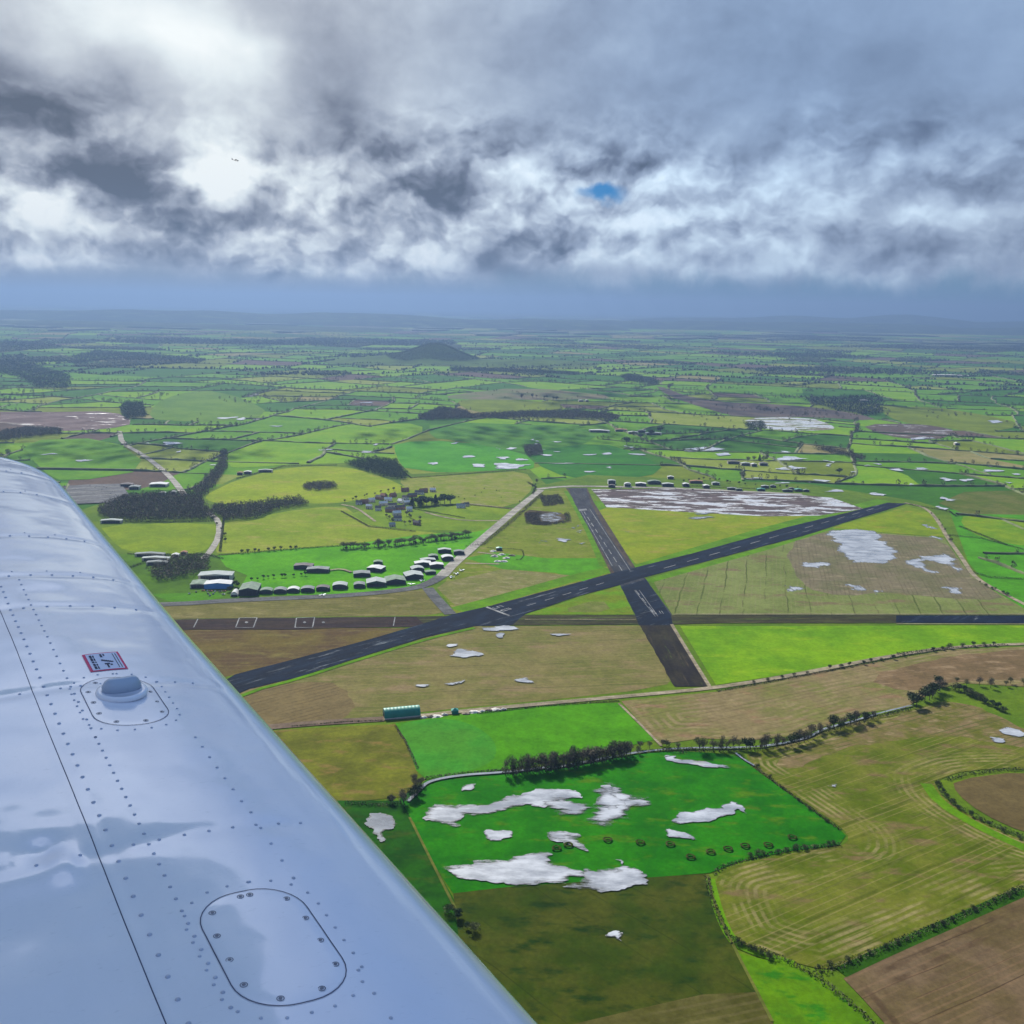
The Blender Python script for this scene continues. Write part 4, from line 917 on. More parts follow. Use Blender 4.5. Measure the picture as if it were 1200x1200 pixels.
# streams
WS = water_mat('stream_water', (.2, .21, .22))
strip('water', [(478,942),(492,928),(502,918),(540,911),(590,908),(640,902)], 3.2, WS, 'thin stream above the flooded meadow', smooth=2)
strip('water', [(640,904),(700,893),(745,884),(800,879),(862,879),(900,877),(945,868),(962,858),(975,854),(1002,847),(1030,838),(1068,829)], 2.8, WS, 'winding stream between the tree rows', smooth=2, wob=1)
strip('water', [(862,885),(872,893),(884,900)], 2, WS, 'ditch beside the meadow corner', smooth=1)
# cattle trampled rings
RM = ground_mat('trampled_ring', sm((60,80,25)), sm((85,95,45)), 4)
for i, (x, y, lab) in enumerate([(712,987,'dark ring nearest the big pool'),(750,990,'dark ring right of the nearest one'),(785,992,'faint ring in the meadow middle'),(809,1007,'leftmost ring of the line by the hedge'),(832.5,1001,'ring in the line by the hedge, next to the leftmost'),(853,997.5,'third ring along the hedge line'),(873,994,'fourth ring along the hedge line'),(900,993,'ring beside the bushes'),(928,984,'rightmost dark ring near the bushes'),(652,997,'pale ring in the flood, left one'),(666,993,'pale ring in the flood, right one')]):
    gx, gy = G(x, y); b = MB(); n = 28; rings = []
    for j in range(n):
        t = 2*math.pi*j/n; r = 3.2*(1+.08*math.sin(3*t+i)); c, s_ = math.cos(t), math.sin(t)
        rings.append([((r-.9)*c, (r-.9)*s_, 0), ((r-.3)*c, (r-.3)*s_, .45), ((r+.3)*c, (r+.3)*s_, .5), ((r+1.1)*c, (r+1.1)*s_, 0)])
    rings.append(rings[0]); b.loft(rings, caps=False)
    o = b.build('earth_ring', RM); o.scale = (.8, .8, .7); o.location = (gx, gy, LAY['z']+.02); tag(o, lab, 'earth ring', 'round trampled rings in the meadow')
# ================================================================== woods, tree rows, hedges
k0 = lambda L: s4(L, 100, 530, 4); k6 = lambda L: s4(L, 400, 530, 4)
wood(k0([(60,290),(75,262),(200,215),(350,205),(540,212),(575,280),(610,318),(500,325),(240,332),(110,318)]), 'large bare brown wood beside the winding lane', 13, 'bare', 7, 44)
wood(k0([(585,285),(600,262),(830,248),(880,238),(1000,228),(1050,250),(900,275),(835,300),(790,318),(660,326)]), 'long dark wood between the two yellow pastures', 12, 'bare', 7, 40)
wood(k0([(480,205),(560,140),(620,80),(640,0),(662,0),(660,80),(600,170),(560,212)]), 'curving belt of bare trees left of the yellow pasture', 12, 'bare', 7.5, 40)
wood(k6([(20,60),(130,38),(255,48),(290,100),(312,112),(300,135),(200,122),(90,85)]), 'dark copse at the corner of the yellow pasture', 12, 'ivy', 7, 40)
wood(k0([(1015,165),(1060,152),(1150,150),(1185,172),(1100,182),(1030,180)]), 'oval copse standing in the yellow pasture', 9, 'bare', 6, 44)
wood(k6([(930,210),(1020,205),(1045,245),(950,258)]), 'patch of brown scrub left of the runway end', 4, 'bare', 5, 34)
wood(k6([(860,290),(935,285),(925,325),(985,335),(1060,325),(1045,285),(1065,290),(1075,330),(960,348),(870,340)]), 'scrub circling the small pond', 3.5, 'bare', 4.5, 34)
wood(k0([(290,565),(400,520),(500,495),(570,500),(580,560),(500,585),(350,612)]), 'bare brown wood by the warehouse', 10, 'bare', 6.5, 40)
wood(c2([(265,572),(350,535),(440,550),(460,562),(640,552),(830,548),(960,562),(975,578),(700,572),(480,574),(300,582)]), 'long narrow belt of trees across the middle distance', 12, 'bare', 10, 30)
wood(c2([(980,425),(1010,418),(1110,440),(1115,455),(1000,442)]), 'dark block of wood far behind the airfield', 13, 'ivy', 14, 20)
wood(c2([(380,395),(560,398),(840,412),(830,420),(560,410),(390,408)]), 'long dark line of trees before the wooded hill', 12, 'ivy', 16, 16)
wood(c1([(425,540),(440,520),(500,520),(515,570),(440,578)]), 'dark wood at the edge of the brown field', 13, 'ivy', 10, 26)
wood(c1([(0,625),(80,610),(210,612),(215,630),(100,640),(0,655)]), 'dark wood on the left edge', 12, 'bare', 8, 34)
wood(c2([(640,672),(700,668),(705,702),(655,708)]), 'round dark copse in the wet field', 9, 'bare', 7, 38)
wood(c1([(0,375),(110,385),(240,420),(240,470),(130,465),(80,430),(-40,410)]), 'far wood on the left', 12, 'ivy', 24, 12)
wood(c1([(240,360),(340,335),(500,345),(720,365),(700,380),(500,372),(330,372),(270,388)]), 'far belt of woods, left', 12, 'ivy', 30, 10)
wood(c3([(400,500),(520,500),(700,490),(700,560),(640,565),(500,535)]), 'tree covered village in the distance', 10, 'ivy', 26, 10)
wood(c3([(460,680),(520,678),(640,710),(635,722),(540,700)]), 'slanting tree belt in the right fields', 9, 'bare', 8, 26)
wood(c3([(215,590),(285,585),(290,612),(235,614)]), 'small dark plantation beside the flooded stubble', 8, 'ivy', 12, 18)
for L, lab in (([(0,300),(110,305),(240,322),(110,330),(0,330)],'left'),([(300,300),(600,290),(850,300),(850,312),(500,310)],'centre left'),([(830,312),(1100,290),(1600,300),(1600,318),(1100,312)],'centre'),([(0,355),(60,350),(160,372),(100,400),(0,390)],'far left'),([(620,300),(900,296),(1180,308),(1180,318),(850,312)],'middle left'),([(1150,350),(1350,345),(1500,352),(1500,362),(1250,360)],'in front of the hill')):
    wood(c1(L), 'hazy band of distant woodland, %s' % lab, 15, 'ivy', 60, 8)
for L, lab in (([(0,285),(300,278),(700,290),(700,302),(300,296)],'centre right'),([(500,320),(900,312),(1200,325),(1200,338),(900,330)],'right'),([(60,340),(500,345),(700,360),(400,362)],'below the blue hills'),([(200,400),(600,398),(980,412),(700,418),(300,412)],'nearer right')):
    wood(c3(L), 'hazy band of distant woodland, %s' % lab, 15, 'ivy', 60, 8)

tree_row([(594,909),(640,905),(662,902),(700,894),(738,887)], 44, 14.5, ['poplar', 'poplar', 'bare'], 'tall bare trees by the stream', 'above the flooded meadow', 3., hv=.2, w=1.25)
tree_row([(600,912),(660,906),(735,890)], 12, 8, ['bare', 'round'], 'undergrowth trees by the stream', 'under the tall row by the stream', 2)
tree_row([(742,884),(770,876),(800,878)], 6, 7, ['bare', 'bush'], 'small trees at the meadow corner', 'right of the tall row')
tree_row([(815,881),(850,880),(880,880),(905,879),(940,870),(950,866)], 22, 12, ['round', 'bare', 'bare_green', 'poplar'], 'trees along the winding stream', 'along the winding stream')
tree_row([(955,862),(975,858),(1000,850),(1028,844)], 12, 11, ['round', 'ivy' if False else 'round', 'bare'], 'trees at the narrow stream bend', 'at the narrow stream bend')
tree_row([(1066,832),(1075,824),(1090,818),(1100,812),(1105,806)], 12, 13, ['bare', 'round'], 'clump of bare trees over the stubble field', 'in the clump at the stubble field top', 6)
tree_row([(1108,806),(1135,815),(1160,828),(1180,836)], 14, 7, ['dense', 'bush'], 'evergreen line right of the clump', 'in the slanting dark line', 2)
tree_row([(1120,803),(1150,806),(1185,805),(1200,800)], 9, 9, ['bare_green', 'bare'], 'loose trees near the right edge', 'near the right picture edge', 6)
tree_row([(488,918),(492,930),(480,940),(468,946),(455,944)], 12, 9, ['bare', 'round'], 'dark trees at the stream by the wing', 'at the dark stream corner by the wing', 3)
tree_row([(965,787),(1000,781),(1044,774),(1060,770)], 8, 5, ['bush', 'round'], 'bushes along the farm track', 'on the farm track left part', 1.5)
tree_row([(1090,765),(1120,760),(1170,757)], 7, 6, ['round', 'bush'], 'bushes on the right of the farm track', 'on the right farm track', 1.5)
tree_row([(875,802),(905,798),(950,789)], 5, 4, ['bush'], 'low bushes on the farm track', 'on the middle of the farm track', 1.5)
tree_row([(402,644),(430,642),(460,640),(490,636),(520,633),(550,629)], 44, 10, ['bare', 'bare_green'], 'row of bare trees behind the hangars', 'behind the hangars', 3, w=1.35)
tree_row([(405,646),(470,642),(540,634)], 14, 8, ['bare', 'round'], 'shorter trees behind the hangars', 'before the long hangar row', 4)
tree_row([(276,650),(300,648),(335,645),(352,644)], 9, 6, ['round'], 'dark bushes on the paddock hedge', 'along the hedge of the vivid paddock', 1.5)
tree_row([(290,683),(310,679),(340,677),(362,675)], 10, 6, ['dense'], 'dark hedge trees by the small hangars', 'behind the small hangars', 1.5)
tree_row([(482,594),(492,594),(500,593),(508,592),(515,591),(522,591),(531,590)], 12, 17, ['conifer', 'dense'], 'tall dark trees of the village', 'in the village screen', 3, w=1.4)
tree_row([(452,606),(460,612),(470,615),(484,616),(490,610),(476,603)], 12, 9, ['round', 'bare', 'bare_green'], 'trees round the cottage', 'round the cottage below the village', 8)
tree_row([(405,590),(425,583),(450,578),(470,573)], 10, 7, ['bare', 'round'], 'trees behind the village', 'behind the village houses', 5)
tree_row([(245,607),(262,622),(264,640)], 5, 6, ['bush', 'round'], 'bushes along the winding lane', 'beside the winding lane')
tree_row([(276,690),(281,684),(270,697),(268,686)], 5, 9, ['dense', 'round'], 'dark trees by the warehouse', 'between the warehouse and the big hangar')
tree_row([(800,566),(830,563),(860,568),(900,572),(940,573)], 16, 7, ['round', 'bare'], 'trees behind the far buildings', 'behind the far buildings', 6)
tree_row([(876,543),(884,540),(892,542),(898,538)], 6, 14, ['conifer', 'bare'], 'trees of the right-hand farm', 'at the farm beyond the far buildings', 8)
tree_row([(766,508),(771,508),(776,507),(726,522)], 4, 18, ['conifer', 'dense'], 'trees of the middle farm', 'at the white-roofed farm', 8, w=1.4)
tree_row([(980,556),(985,556)], 1, 17, ['dense'], 'lone dark tree', 'standing alone in the right fields', 1, w=1.3)
tree_row([(610,468),(622,466),(632,467),(645,468),(655,470)], 9, 16, ['bare', 'dense'], 'trees round the far hamlet', 'round the far hamlet', 15)
tree_row([(1092,602),(1108,625),(1118,640)], 6, 6, ['bare', 'bush'], 'bushes along the perimeter track', 'outside the right perimeter track')
tree_row([(1150,684),(1162,692),(1185,700)], 6, 6, ['bush', 'bare_green'], 'bushes near the right perimeter bend', 'by the bend of the perimeter track')
tree_row([(860,1106),(875,1112),(893,1122),(905,1128)], 6, 4, ['bush'], 'bushes on the ditch hedge', 'on the small meadow ditch', 1)
tree_row([(948,1138),(985,1132),(1020,1118),(1050,1108),(1100,1086),(1150,1066),(1195,1045)], 18, 3.6, ['bush', 'bush', 'round'], 'bushes on the long hedge at the lower right', 'under the stubble field', 1.5)
tree_row([(1098,920),(1108,935),(1130,955),(1165,972),(1198,986)], 10, 4, ['bush', 'round'], 'bushes on the brown field hedge', 'by the smooth brown field', 1)
tree_row([(882,897),(905,915),(935,940),(960,958),(978,972)], 6, 3.5, ['bush'], 'bushes on the diagonal fence line', 'on the diagonal meadow edge', 1)
tree_row([(870,1008),(895,1003),(925,999),(960,994),(985,990)], 10, 4, ['bush'], 'bushes under the flooded meadow', 'at the meadow lower edge', 1.2)
tree_row([(528,1066),(537,1078),(547,1088),(552,1100)], 5, 6, ['dense', 'bush'], 'dark shrubs by the wing edge', 'in the dark corner next to the wing', 3)
tree_row([(630,563),(626,570),(622,574)], 4, 8, ['bare'], 'trees at the top of the lane', 'at the top of the pale lane', 3)
for k in range(14):
    x, y = random.uniform(500, 610), random.uniform(562, 592)
    gx, gy = G(x, y); tree(gx, gy, random.uniform(2, 3.5), 'bush', 'small gorse bush scattered over the rough olive pasture', 'gorse bushes in the rough pasture')

HG = [([(398,646),(460,643),(500,637),(550,631)],4.5,5,'scrubby growth under the tree row behind the hangars'),([(255,652),(300,648),(350,644),(400,641)],2.5,2.5,'hedge along the top of the vivid paddock'),
 ([(130,612),(200,613),(250,612)],3,3,'hedge under the big brown wood'),([(150,650),(200,653),(236,650),(262,656)],2.5,2.5,'hedge under the left pasture'),
 ([(265,600),(262,612),(260,630),(258,648)],4,3.5,'tall hedge beside the winding lane'),
 ([(470,552),(482,561),(560,555),(617,551)],3,3,'hedge above the rough pasture'),([(545,641),(565,640),(600,612),(635,580)],5,7,'bare hedge on the right of the pale lane'),
 ([(478,596),(500,600),(545,608)],2,2,'hedge beside the farm drive'),([(500,595),(540,592),(600,597)],2.5,2.5,'hedge under the rough pasture'),
 ([(400,600),(432,618),(487,624)],2.5,2.5,'hedge below the village'),
 ([(488,917),(502,913),(545,908),(590,904)],1.5,3,'low bank of the stream'),([(866,887),(884,901),(934,938),(985,975)],1.6,2,'thin hedge on the diagonal meadow edge'),
 ([(836,1026),(846,1018),(866,1011),(900,1003),(927,998),(985,992)],2.2,3,'hedge on the lower right edge of the meadow'),
 ([(829,1030),(833,1052),(845,1082),(856,1103)],2,3,'curved hedge at the dark olive field'),
 ([(858,1108),(885,1115),(930,1133),(948,1142),(985,1170),(1010,1190),(1035,1215)],3,4,'dark hedge of the small bright meadow'),
 ([(955,1142),(985,1136),(1040,1112),(1100,1087),(1150,1065),(1200,1043),(1260,1010)],3.5,4.5,'long thick hedge under the stubble field'),
 ([(1098,918),(1106,934),(1128,952),(1160,968),(1200,984),(1260,1005)],3,4.5,'thick hedge left of the smooth brown field'),
 ([(1108,916),(1135,909),(1170,905),(1200,903)],2.5,3,'hedge above the smooth brown field'),
 ([(840,812),(900,801),(975,787),(1044,773),(1110,762)],1.8,2,'low hedge along the farm track'),
 ([(1050,768),(1110,761),(1180,757)],2.5,2.5,'hedge along the right part of the farm track'),
 ([(560,838),(640,829),(725,823)],1.5,1.5,'low hedge between track and vivid crop'),
 ([(590,908),(660,901),(738,888)],4,5,'undergrowth beneath the tall tree row'),([(740,884),(790,880),(815,880)],2.5,3,'bank growth along the stream'),
 ([(815,882),(880,881),(940,869)],4,5,'thick growth along the winding stream'),([(940,868),(975,857),(1002,850),(1030,842),(1066,833)],4,4,'thick growth at the narrow stream bend'),
 ([(1105,806),(1140,817),(1180,837)],5,5,'tall dark evergreen hedge on the right'),
 ([(342,853),(400,848),(450,846)],1.2,1.5,'low verge growth beside the brown track'),([(405,944),(440,946),(470,944)],3,3,'dark hedge at the wet corner'),
 ([(463,852),(476,872),(490,903)],1,1.5,'rough margin between olive and green fields'),
 ([(1112,600),(1120,606),(1135,604),(1200,612)],3,3,'hedge of the gold field at right'),([(1110,628),(1150,632),(1200,645)],2.5,2.5,'hedge of the east meadow'),
 ([(1140,672),(1160,678),(1200,680)],3,3,'hedge by the perimeter bend'),([(1124,618),(1150,628),(1180,640)],3,3,'dark sloping hedge in the east fields'),
 ([(1065,592),(1100,598),(1110,600)],3,3,'hedge at the end of the long runway'),([(800,570),(870,573),(940,577)],3,4,'hedge behind the far buildings'),
 ([(665,592),(700,640),(712,664)][:0] or [(618,566),(628,572),(624,580)],4,4,'bushy hedge at the lane top'),
 ([(780,882),(800,884),(812,880)],3,3,'short hedge at the meadow top'),
 ([(395,546),(333,547),(277,562)],3,3,'hedge above the yellow pasture'),([(60,700),(165,662),(200,650)],3,3,'hedge left of the farm buildings')]
for pl, h, w, lab in HG: hedge(pl, h, w, lab, 'hedge_brown' if any(k in lab for k in ('bare', 'bank', 'rough', 'village')) else 'hedge', 22)

# ================================================================== buildings
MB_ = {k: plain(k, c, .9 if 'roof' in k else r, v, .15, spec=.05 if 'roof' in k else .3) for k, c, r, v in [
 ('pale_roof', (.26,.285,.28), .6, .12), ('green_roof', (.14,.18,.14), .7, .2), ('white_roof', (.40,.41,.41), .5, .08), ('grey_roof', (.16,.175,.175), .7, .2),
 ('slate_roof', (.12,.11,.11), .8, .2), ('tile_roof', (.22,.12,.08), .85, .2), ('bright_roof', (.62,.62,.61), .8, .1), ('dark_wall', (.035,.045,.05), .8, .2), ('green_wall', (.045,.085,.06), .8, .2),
 ('blue_panel', (.05,.20,.50), .5, .1), ('white_wall', (.62,.60,.56), .8, .1), ('brick_wall', (.26,.14,.10), .9, .15), ('cream_wall', (.5,.45,.36), .8, .1),
 ('dark_door', (.03,.032,.035), .7, .1), ('glass', (.04,.05,.06), .15, .1), ('sheet_green', (.01,.16,.12), .5, .12), ('concrete', (.4,.39,.36), .85, .12),
 ('rust', (.16,.09,.06), .85, .2), ('tyre', (.02,.02,.02), .8, .1), ('rubble_stone', (.42,.40,.37), .9, .3), ('bare_soil', (.14,.11,.08), .9, .2)]}
ZB = 1.6
def hangar(px, py, w, d, h, rise, yaw, roof, wall, label, arched=True, door=True, name='hangar', group='aircraft hangars beside the grey track', cat='hangar', door_m='dark_door', zf=0.):
    x, y = G(px, py); e = empty(name, (x, y, ZB), yaw, label, cat, group)
    n = 10 if arched else 2; prof = []
    for i in range(n+1):
        t = -1+2*i/n; prof.append((t*w/2, h+rise*((1-t*t) if arched else (1-abs(t)))))
    b = MB(); ring = [(-w/2, -1)]+prof+[(w/2, -1)]
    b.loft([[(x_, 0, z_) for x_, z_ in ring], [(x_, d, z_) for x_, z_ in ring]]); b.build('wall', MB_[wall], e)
    b = MB(); o = .35; up = [(x_*1.03, z_+.30) for x_, z_ in prof]; lo = [(x_*1.03, z_+.05) for x_, z_ in prof]
    rg = up+lo[::-1]; nn_ = 1 if arched else 1
    b.loft([[(x_, -o, z_) for x_, z_ in rg], [(x_, d*.33, z_) for x_, z_ in rg], [(x_, d*.66, z_+.02) for x_, z_ in rg], [(x_, d+o, z_) for x_, z_ in rg]]); r = b.build('roof', MB_[roof], e)
    if door:
        b = MB(); k = max(2, int(w/4)); dw = w*.86/k
        for i in range(k): b.box(-w*.43+i*dw+.05, -w*.43+(i+1)*dw-.05, -.22-(i % 2)*.1, -.03-(i % 2)*.02, -.8, h*.93)
        b.build('door', MB_[door_m], e)
    return e
def house(px, py, w, d, h, yaw, wall, roof, label, group='houses of the small village', chim=True, name='house', cat='house'):
    x, y = G(px, py); e = empty(name, (x, y, ZB), yaw, label, cat, group)
    b = MB(); b.box(-w/2, w/2, 0, d, -1, h); b.build('wall', MB_[wall], e)
    b = MB(); r = d*.42; b.add([(-w/2-.3,-.4,h-.1),(w/2+.3,-.4,h-.1),(w/2+.3,d/2,h+r),(-w/2-.3,d/2,h+r),(-w/2-.3,d+.4,h-.1),(w/2+.3,d+.4,h-.1)], [(0,1,2,3),(3,2,5,4),(0,3,4),(1,5,2),(0,4,5,1)])
    rf = b.build('roof', MB_[roof], e)
    if chim:
        b = MB(); b.box(w*.28, w*.28+.9, d*.42, d*.58, h+r*.5, h+r+1.1); b.build('chimney', MB_['brick_wall'], rf)
    if w > 7:
        for i in range(max(2, int(w/4))):
            xx = -w/2+1.2+i*(w-2.4)/max(1, int(w/4)-1 or 1)
            if xx > w/2-1: break
            b = MB(); b.box(xx-.5, xx+.5, -.06, .0-.003, 1., 2.2); b.build('window', MB_['glass'], e)
        b = MB(); b.box(-.5, .5, -.08, -.003, -.5, 2.05); b.build('door', MB_['dark_door'], e)
    return e
hg = [(291,699,24,30,6.5,3.0,.10,'green_roof','dark_wall','big dark-fronted hangar with greenish roof by the warehouse',0),
 (311.5,697,16,11,3.2,2.2,.08,'green_roof','green_wall','small pale green hangar next to the big one',1),(328,696.5,16,11,3.2,2.2,.08,'grey_roof','dark_wall','second small hangar right of the big one, grey roof',1),
 (343.5,695.5,15,10,3.2,2.2,.07,'white_roof','green_wall','white-roofed small arched hangar, whitest in the row',1),(360,695,17,11,3.2,2.2,.07,'grey_roof','dark_wall','small grey hangar just right of the white-roofed one',1),
 (378,693.5,17,10,3.2,2.0,.05,'slate_roof','dark_wall','very dark small arched hangar in the row',1),(398,691.5,19,14,4.0,2.2,.08,'pale_roof','dark_wall','pale-roofed hangar right of the dark arched one',1),
 (421,690,15,12,3.4,1.8,.10,'grey_roof','green_wall','small grey hangar in the middle of the long row',1),(441,688.5,26,20,4.4,3.0,.16,'pale_roof','green_wall','wide pale gabled hangar in the middle of the row',0),
 (464,686,27,22,4.4,2.8,.22,'green_roof','dark_wall','wide greenish gabled hangar left of the wide white one',0),(486,680,25,20,4.4,2.8,.28,'pale_roof','dark_wall','wide white gabled hangar before the bend',0),
 (505,674,15,8,2.8,.9,.30,'green_roof','green_wall','low green shed at the end of the row by the bend',1),(490,671.5,18,13,4.0,2.2,.30,'pale_roof','dark_wall','hangar behind the wide white one',1),
 (424,677,23,14,4.0,1.3,.16,'grey_roof','dark_wall','grey hangar behind the row, left of a pair',0),(438,671,22,16,4.2,1.4,.20-.5,'white_roof','dark_wall','white hangar behind the row, right of a pair',0),
 (496,665,24,12,4.4,1.6,.22,'white_roof','dark_wall','white-roofed hangar in the upper cluster, left',0),(512,667,20,12,4.4,1.6,.22,'white_roof','dark_wall','white-roofed hangar in the upper cluster, right',0),
 (508,656,14,10,3.8,1.2,.2,'green_roof','dark_wall','small greenish hangar in the upper cluster',1),(525,658,17,12,4.0,2.2,.25,'white_roof','dark_wall','arched white hangar by the pale lane',1),
 (521,649,20,9,4.2,1.6,.12,'pale_roof','green_wall','long pale hangar at the top of the cluster',0),(538,651,16,9,4.2,1.4,.10,'grey_roof','dark_wall','dark hangar closest to the pale lane',0),(443,663,13,9,3.4,1.4,.1,'green_roof','green_wall','green shed above the middle row',1),
 (502,661,22,11,4.2,1.4,.24,'pale_roof','dark_wall','pale hangar squeezed between the upper cluster roofs',0)]
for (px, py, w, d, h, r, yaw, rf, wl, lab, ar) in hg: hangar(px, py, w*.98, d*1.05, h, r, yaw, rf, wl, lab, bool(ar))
hangar(274.5,699.5,9,14,1.2,3.8,.1,'white_roof','white_wall','white rounded shelter left of the big hangar', True, True, 'shelter', None, 'shelter')
# warehouse yard
hangar(255,691,34,18,5.5,1.8,.10,'white_roof','blue_panel','blue-walled warehouse with white roof by the big hangar', False, False, 'warehouse', None, 'warehouse', 'white_wall')
hangar(252,681,44,20,6.0,1.8,.10,'pale_roof','cream_wall','long pale warehouse behind the blue one', False, True, 'warehouse', None, 'warehouse', 'dark_door')
hangar(232,690,20,22,4.0,1.2,.12,'green_roof','cream_wall','low buff shed left of the blue warehouse', False, True, 'shed', None, 'shed')
for (px, py, w, d, rf, lab) in [(175,653,42,9,'grey_roof','long low grey barn at the left farm'),(182,658,38,9,'pale_roof','second long barn at the left farm'),(184,663,30,9,'grey_roof','nearest long barn at the left farm'),(205,654,10,8,'white_roof','small white shed at the left farm'),(215,651,9,7,'tile_roof','small brown shed by the lane hedge')]:
    hangar(px, py, w, d, 3.0, 1.6, .05, rf, 'cream_wall', lab, False, True, 'barn', None, 'barn')
for (px, py, w, d, rf, lab) in [(185,571,34,22,'white_roof','bright white roofed shed beside the left road'),(148,571,24,14,'slate_roof','dark shed by the big car park, left'),(157,574,20,16,'grey_roof','grey shed by the big car park, right'),(130,614,34,10,'pale_roof','long pale roofed shed below the wood'),
    (311,554,30,8,'pale_roof','long pale shed above the yellow pasture'),(290,556,16,10,'white_roof','white shed above the yellow pasture'),(281,557,12,8,'tile_roof','small reddish shed above the yellow pasture'),(190,581,12,8,'white_roof','small white hut near the wood'),(203,580,10,8,'white_roof','tiny white hut near the lane end')]:
    hangar(px, py, w, d, 4.0, 1.6, .1, rf, 'cream_wall', lab, False, True, 'shed', None, 'shed')
hangar(355,668,26,14,4.2,1.4,.0,'slate_roof','dark_wall','dark flat shed in the vivid paddock', False, True, 'shed', None, 'shed'); hangar(372,672,30,14,4.0,1.4,.05,'grey_roof','dark_wall','long grey shed in the vivid paddock', False, True, 'shed', None, 'shed')
strip('track', [(370,672),(385,670),(400,668),(412,672)], 5, T_dirt, 'pale drive to the paddock sheds')
hp_ = [(427,591),(436,589),(443,586),(450,593),(448,584),(455,588),(460,595),(462,583),(468,590),(470,598),(474,586),(478,592),(480,600),(457,601),(443,599),(466,605),(475,577),(491,580),(484,583),(497,578),(507,577),(420,592),(432,597)]
hcol = [('white_wall','slate_roof'),('brick_wall','tile_roof'),('cream_wall','bright_roof'),('white_wall','bright_roof'),('brick_wall','slate_roof')]
for i, (px, py) in enumerate(sorted(hp_)):
    wl, rf = hcol[i % 5]
    house(px, py, random.uniform(10, 18), random.uniform(7, 9), random.uniform(3.4, 5), random.uniform(-.7, .7), wl, rf, '%s house with %s roof in the village, %s' % (wl.split('_')[0], rf.split('_')[0], ordl(i, len(hp_))))
house(466,611,14,8,4,.1,'white_wall','slate_roof','cottage among trees below the village, white', None); house(487,616,12,7,4,-.5,'brick_wall','slate_roof','dark cottage among trees below the village', None); house(460,618,10,7,3.5,.3,'cream_wall','pale_roof','pale cottage at the end of the tree ring', None)
house(540,596,16,8,4,.1,'white_wall','pale_roof','white house by the small woodland right of the conifers', None); house(547,594,10,7,3.5,.3,'cream_wall','slate_roof','cream house right of the conifers', None)
# far side buildings
fb = [(717,568,16,10,'pale_roof','white_wall','tall white building at the far left of the row',7),(717,572,14,7,'slate_roof','dark_wall','dark garage front below the tall white building',4),(735.5,571,14,9,'white_roof','white_wall','white block left of the arched green one',5),
 (751,570.5,22,12,'white_roof','dark_wall','wide white shed with dark side',5),(767,568,28,12,'green_roof','green_wall','wide green arched workshop',4.5),(783,571,24,12,'pale_roof','dark_wall','white building right of the green workshop',5),(786,562,14,8,'white_roof','cream_wall','small white house behind the row',4.5),
 (804,571,13,12,'white_roof','dark_wall','white shed with dark door, centre of the row',5),(816,567,28,10,'tile_roof','brick_wall','long red-brown building in the row',4),(828,573,13,12,'white_roof','dark_wall','white shed right of the red-brown one',5),(839,569,16,8,'pale_roof','white_wall','pale low house right of the centre',4),
 (858,575,20,8,'grey_roof','dark_wall','low grey hut row, left',3.2),(866,576,14,6,'green_roof','green_wall','little green hut in the row',3),(892,576,16,8,'sheet_green','sheet_green','bright teal hut in the row',3.2),(897,572.5,16,7,'pale_roof','dark_wall','pale hut behind the teal one',3.4),(906,572,12,6,'grey_roof','dark_wall','grey hut right of the teal one',3.2),
 (923,577,20,8,'green_roof','dark_wall','dark low hut near the runway end, left',3),(928,575,12,7,'slate_roof','dark_wall','dark small hut near the runway end',3.2),(936,576.5,16,8,'sheet_green','green_wall','teal-roofed hut near the runway end',3.2),(945,577,12,7,'green_roof','green_wall','rightmost low green hut of the row',3)]
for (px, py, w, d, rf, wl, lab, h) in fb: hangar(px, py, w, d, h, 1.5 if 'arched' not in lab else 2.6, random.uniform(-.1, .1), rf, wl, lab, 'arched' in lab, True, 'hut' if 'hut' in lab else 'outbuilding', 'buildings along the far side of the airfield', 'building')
for (px, py, w, d, rf, lab) in [(702,507,60,18,'white_roof','long white roofed barn, left of the middle farm'),(728,506,36,16,'tile_roof','reddish barn at the middle farm'),(742,509,30,16,'pale_roof','pale barn at the middle farm'),(766,510,46,14,'white_roof','white barn, right of the middle farm'),(752,507,24,12,'grey_roof','grey barn at the middle farm'),
   (681,471,20,12,'white_roof','far white house right of the hamlet'),(688,471,14,12,'white_roof','second far white house right of the hamlet'),(860,544,30,10,'slate_roof','long dark barn at the right-hand farm'),(874,546,22,10,'pale_roof','pale barn at the right-hand farm'),(895,546,20,12,'slate_roof','slate-roofed farmhouse at the right-hand farm'),(884,547,14,10,'white_roof','white shed at the right-hand farm'),
   (1014,471,40,20,'white_roof','distant white house in the wooded village'),(1122,522,14,12,'white_roof','small white barn in the far right fields'),(128,388,80,30,'white_roof','far pale works on the left'),(245,384,120,40,'white_roof','long distant white works near the horizon'),(1115,441,200,40,'white_roof','distant white glasshouses on the right')]:
    hangar(px, py, w, d, 4.5, 2.0, random.uniform(-.15, .15), rf, 'cream_wall', lab, False, True, 'barn', None, 'barn')
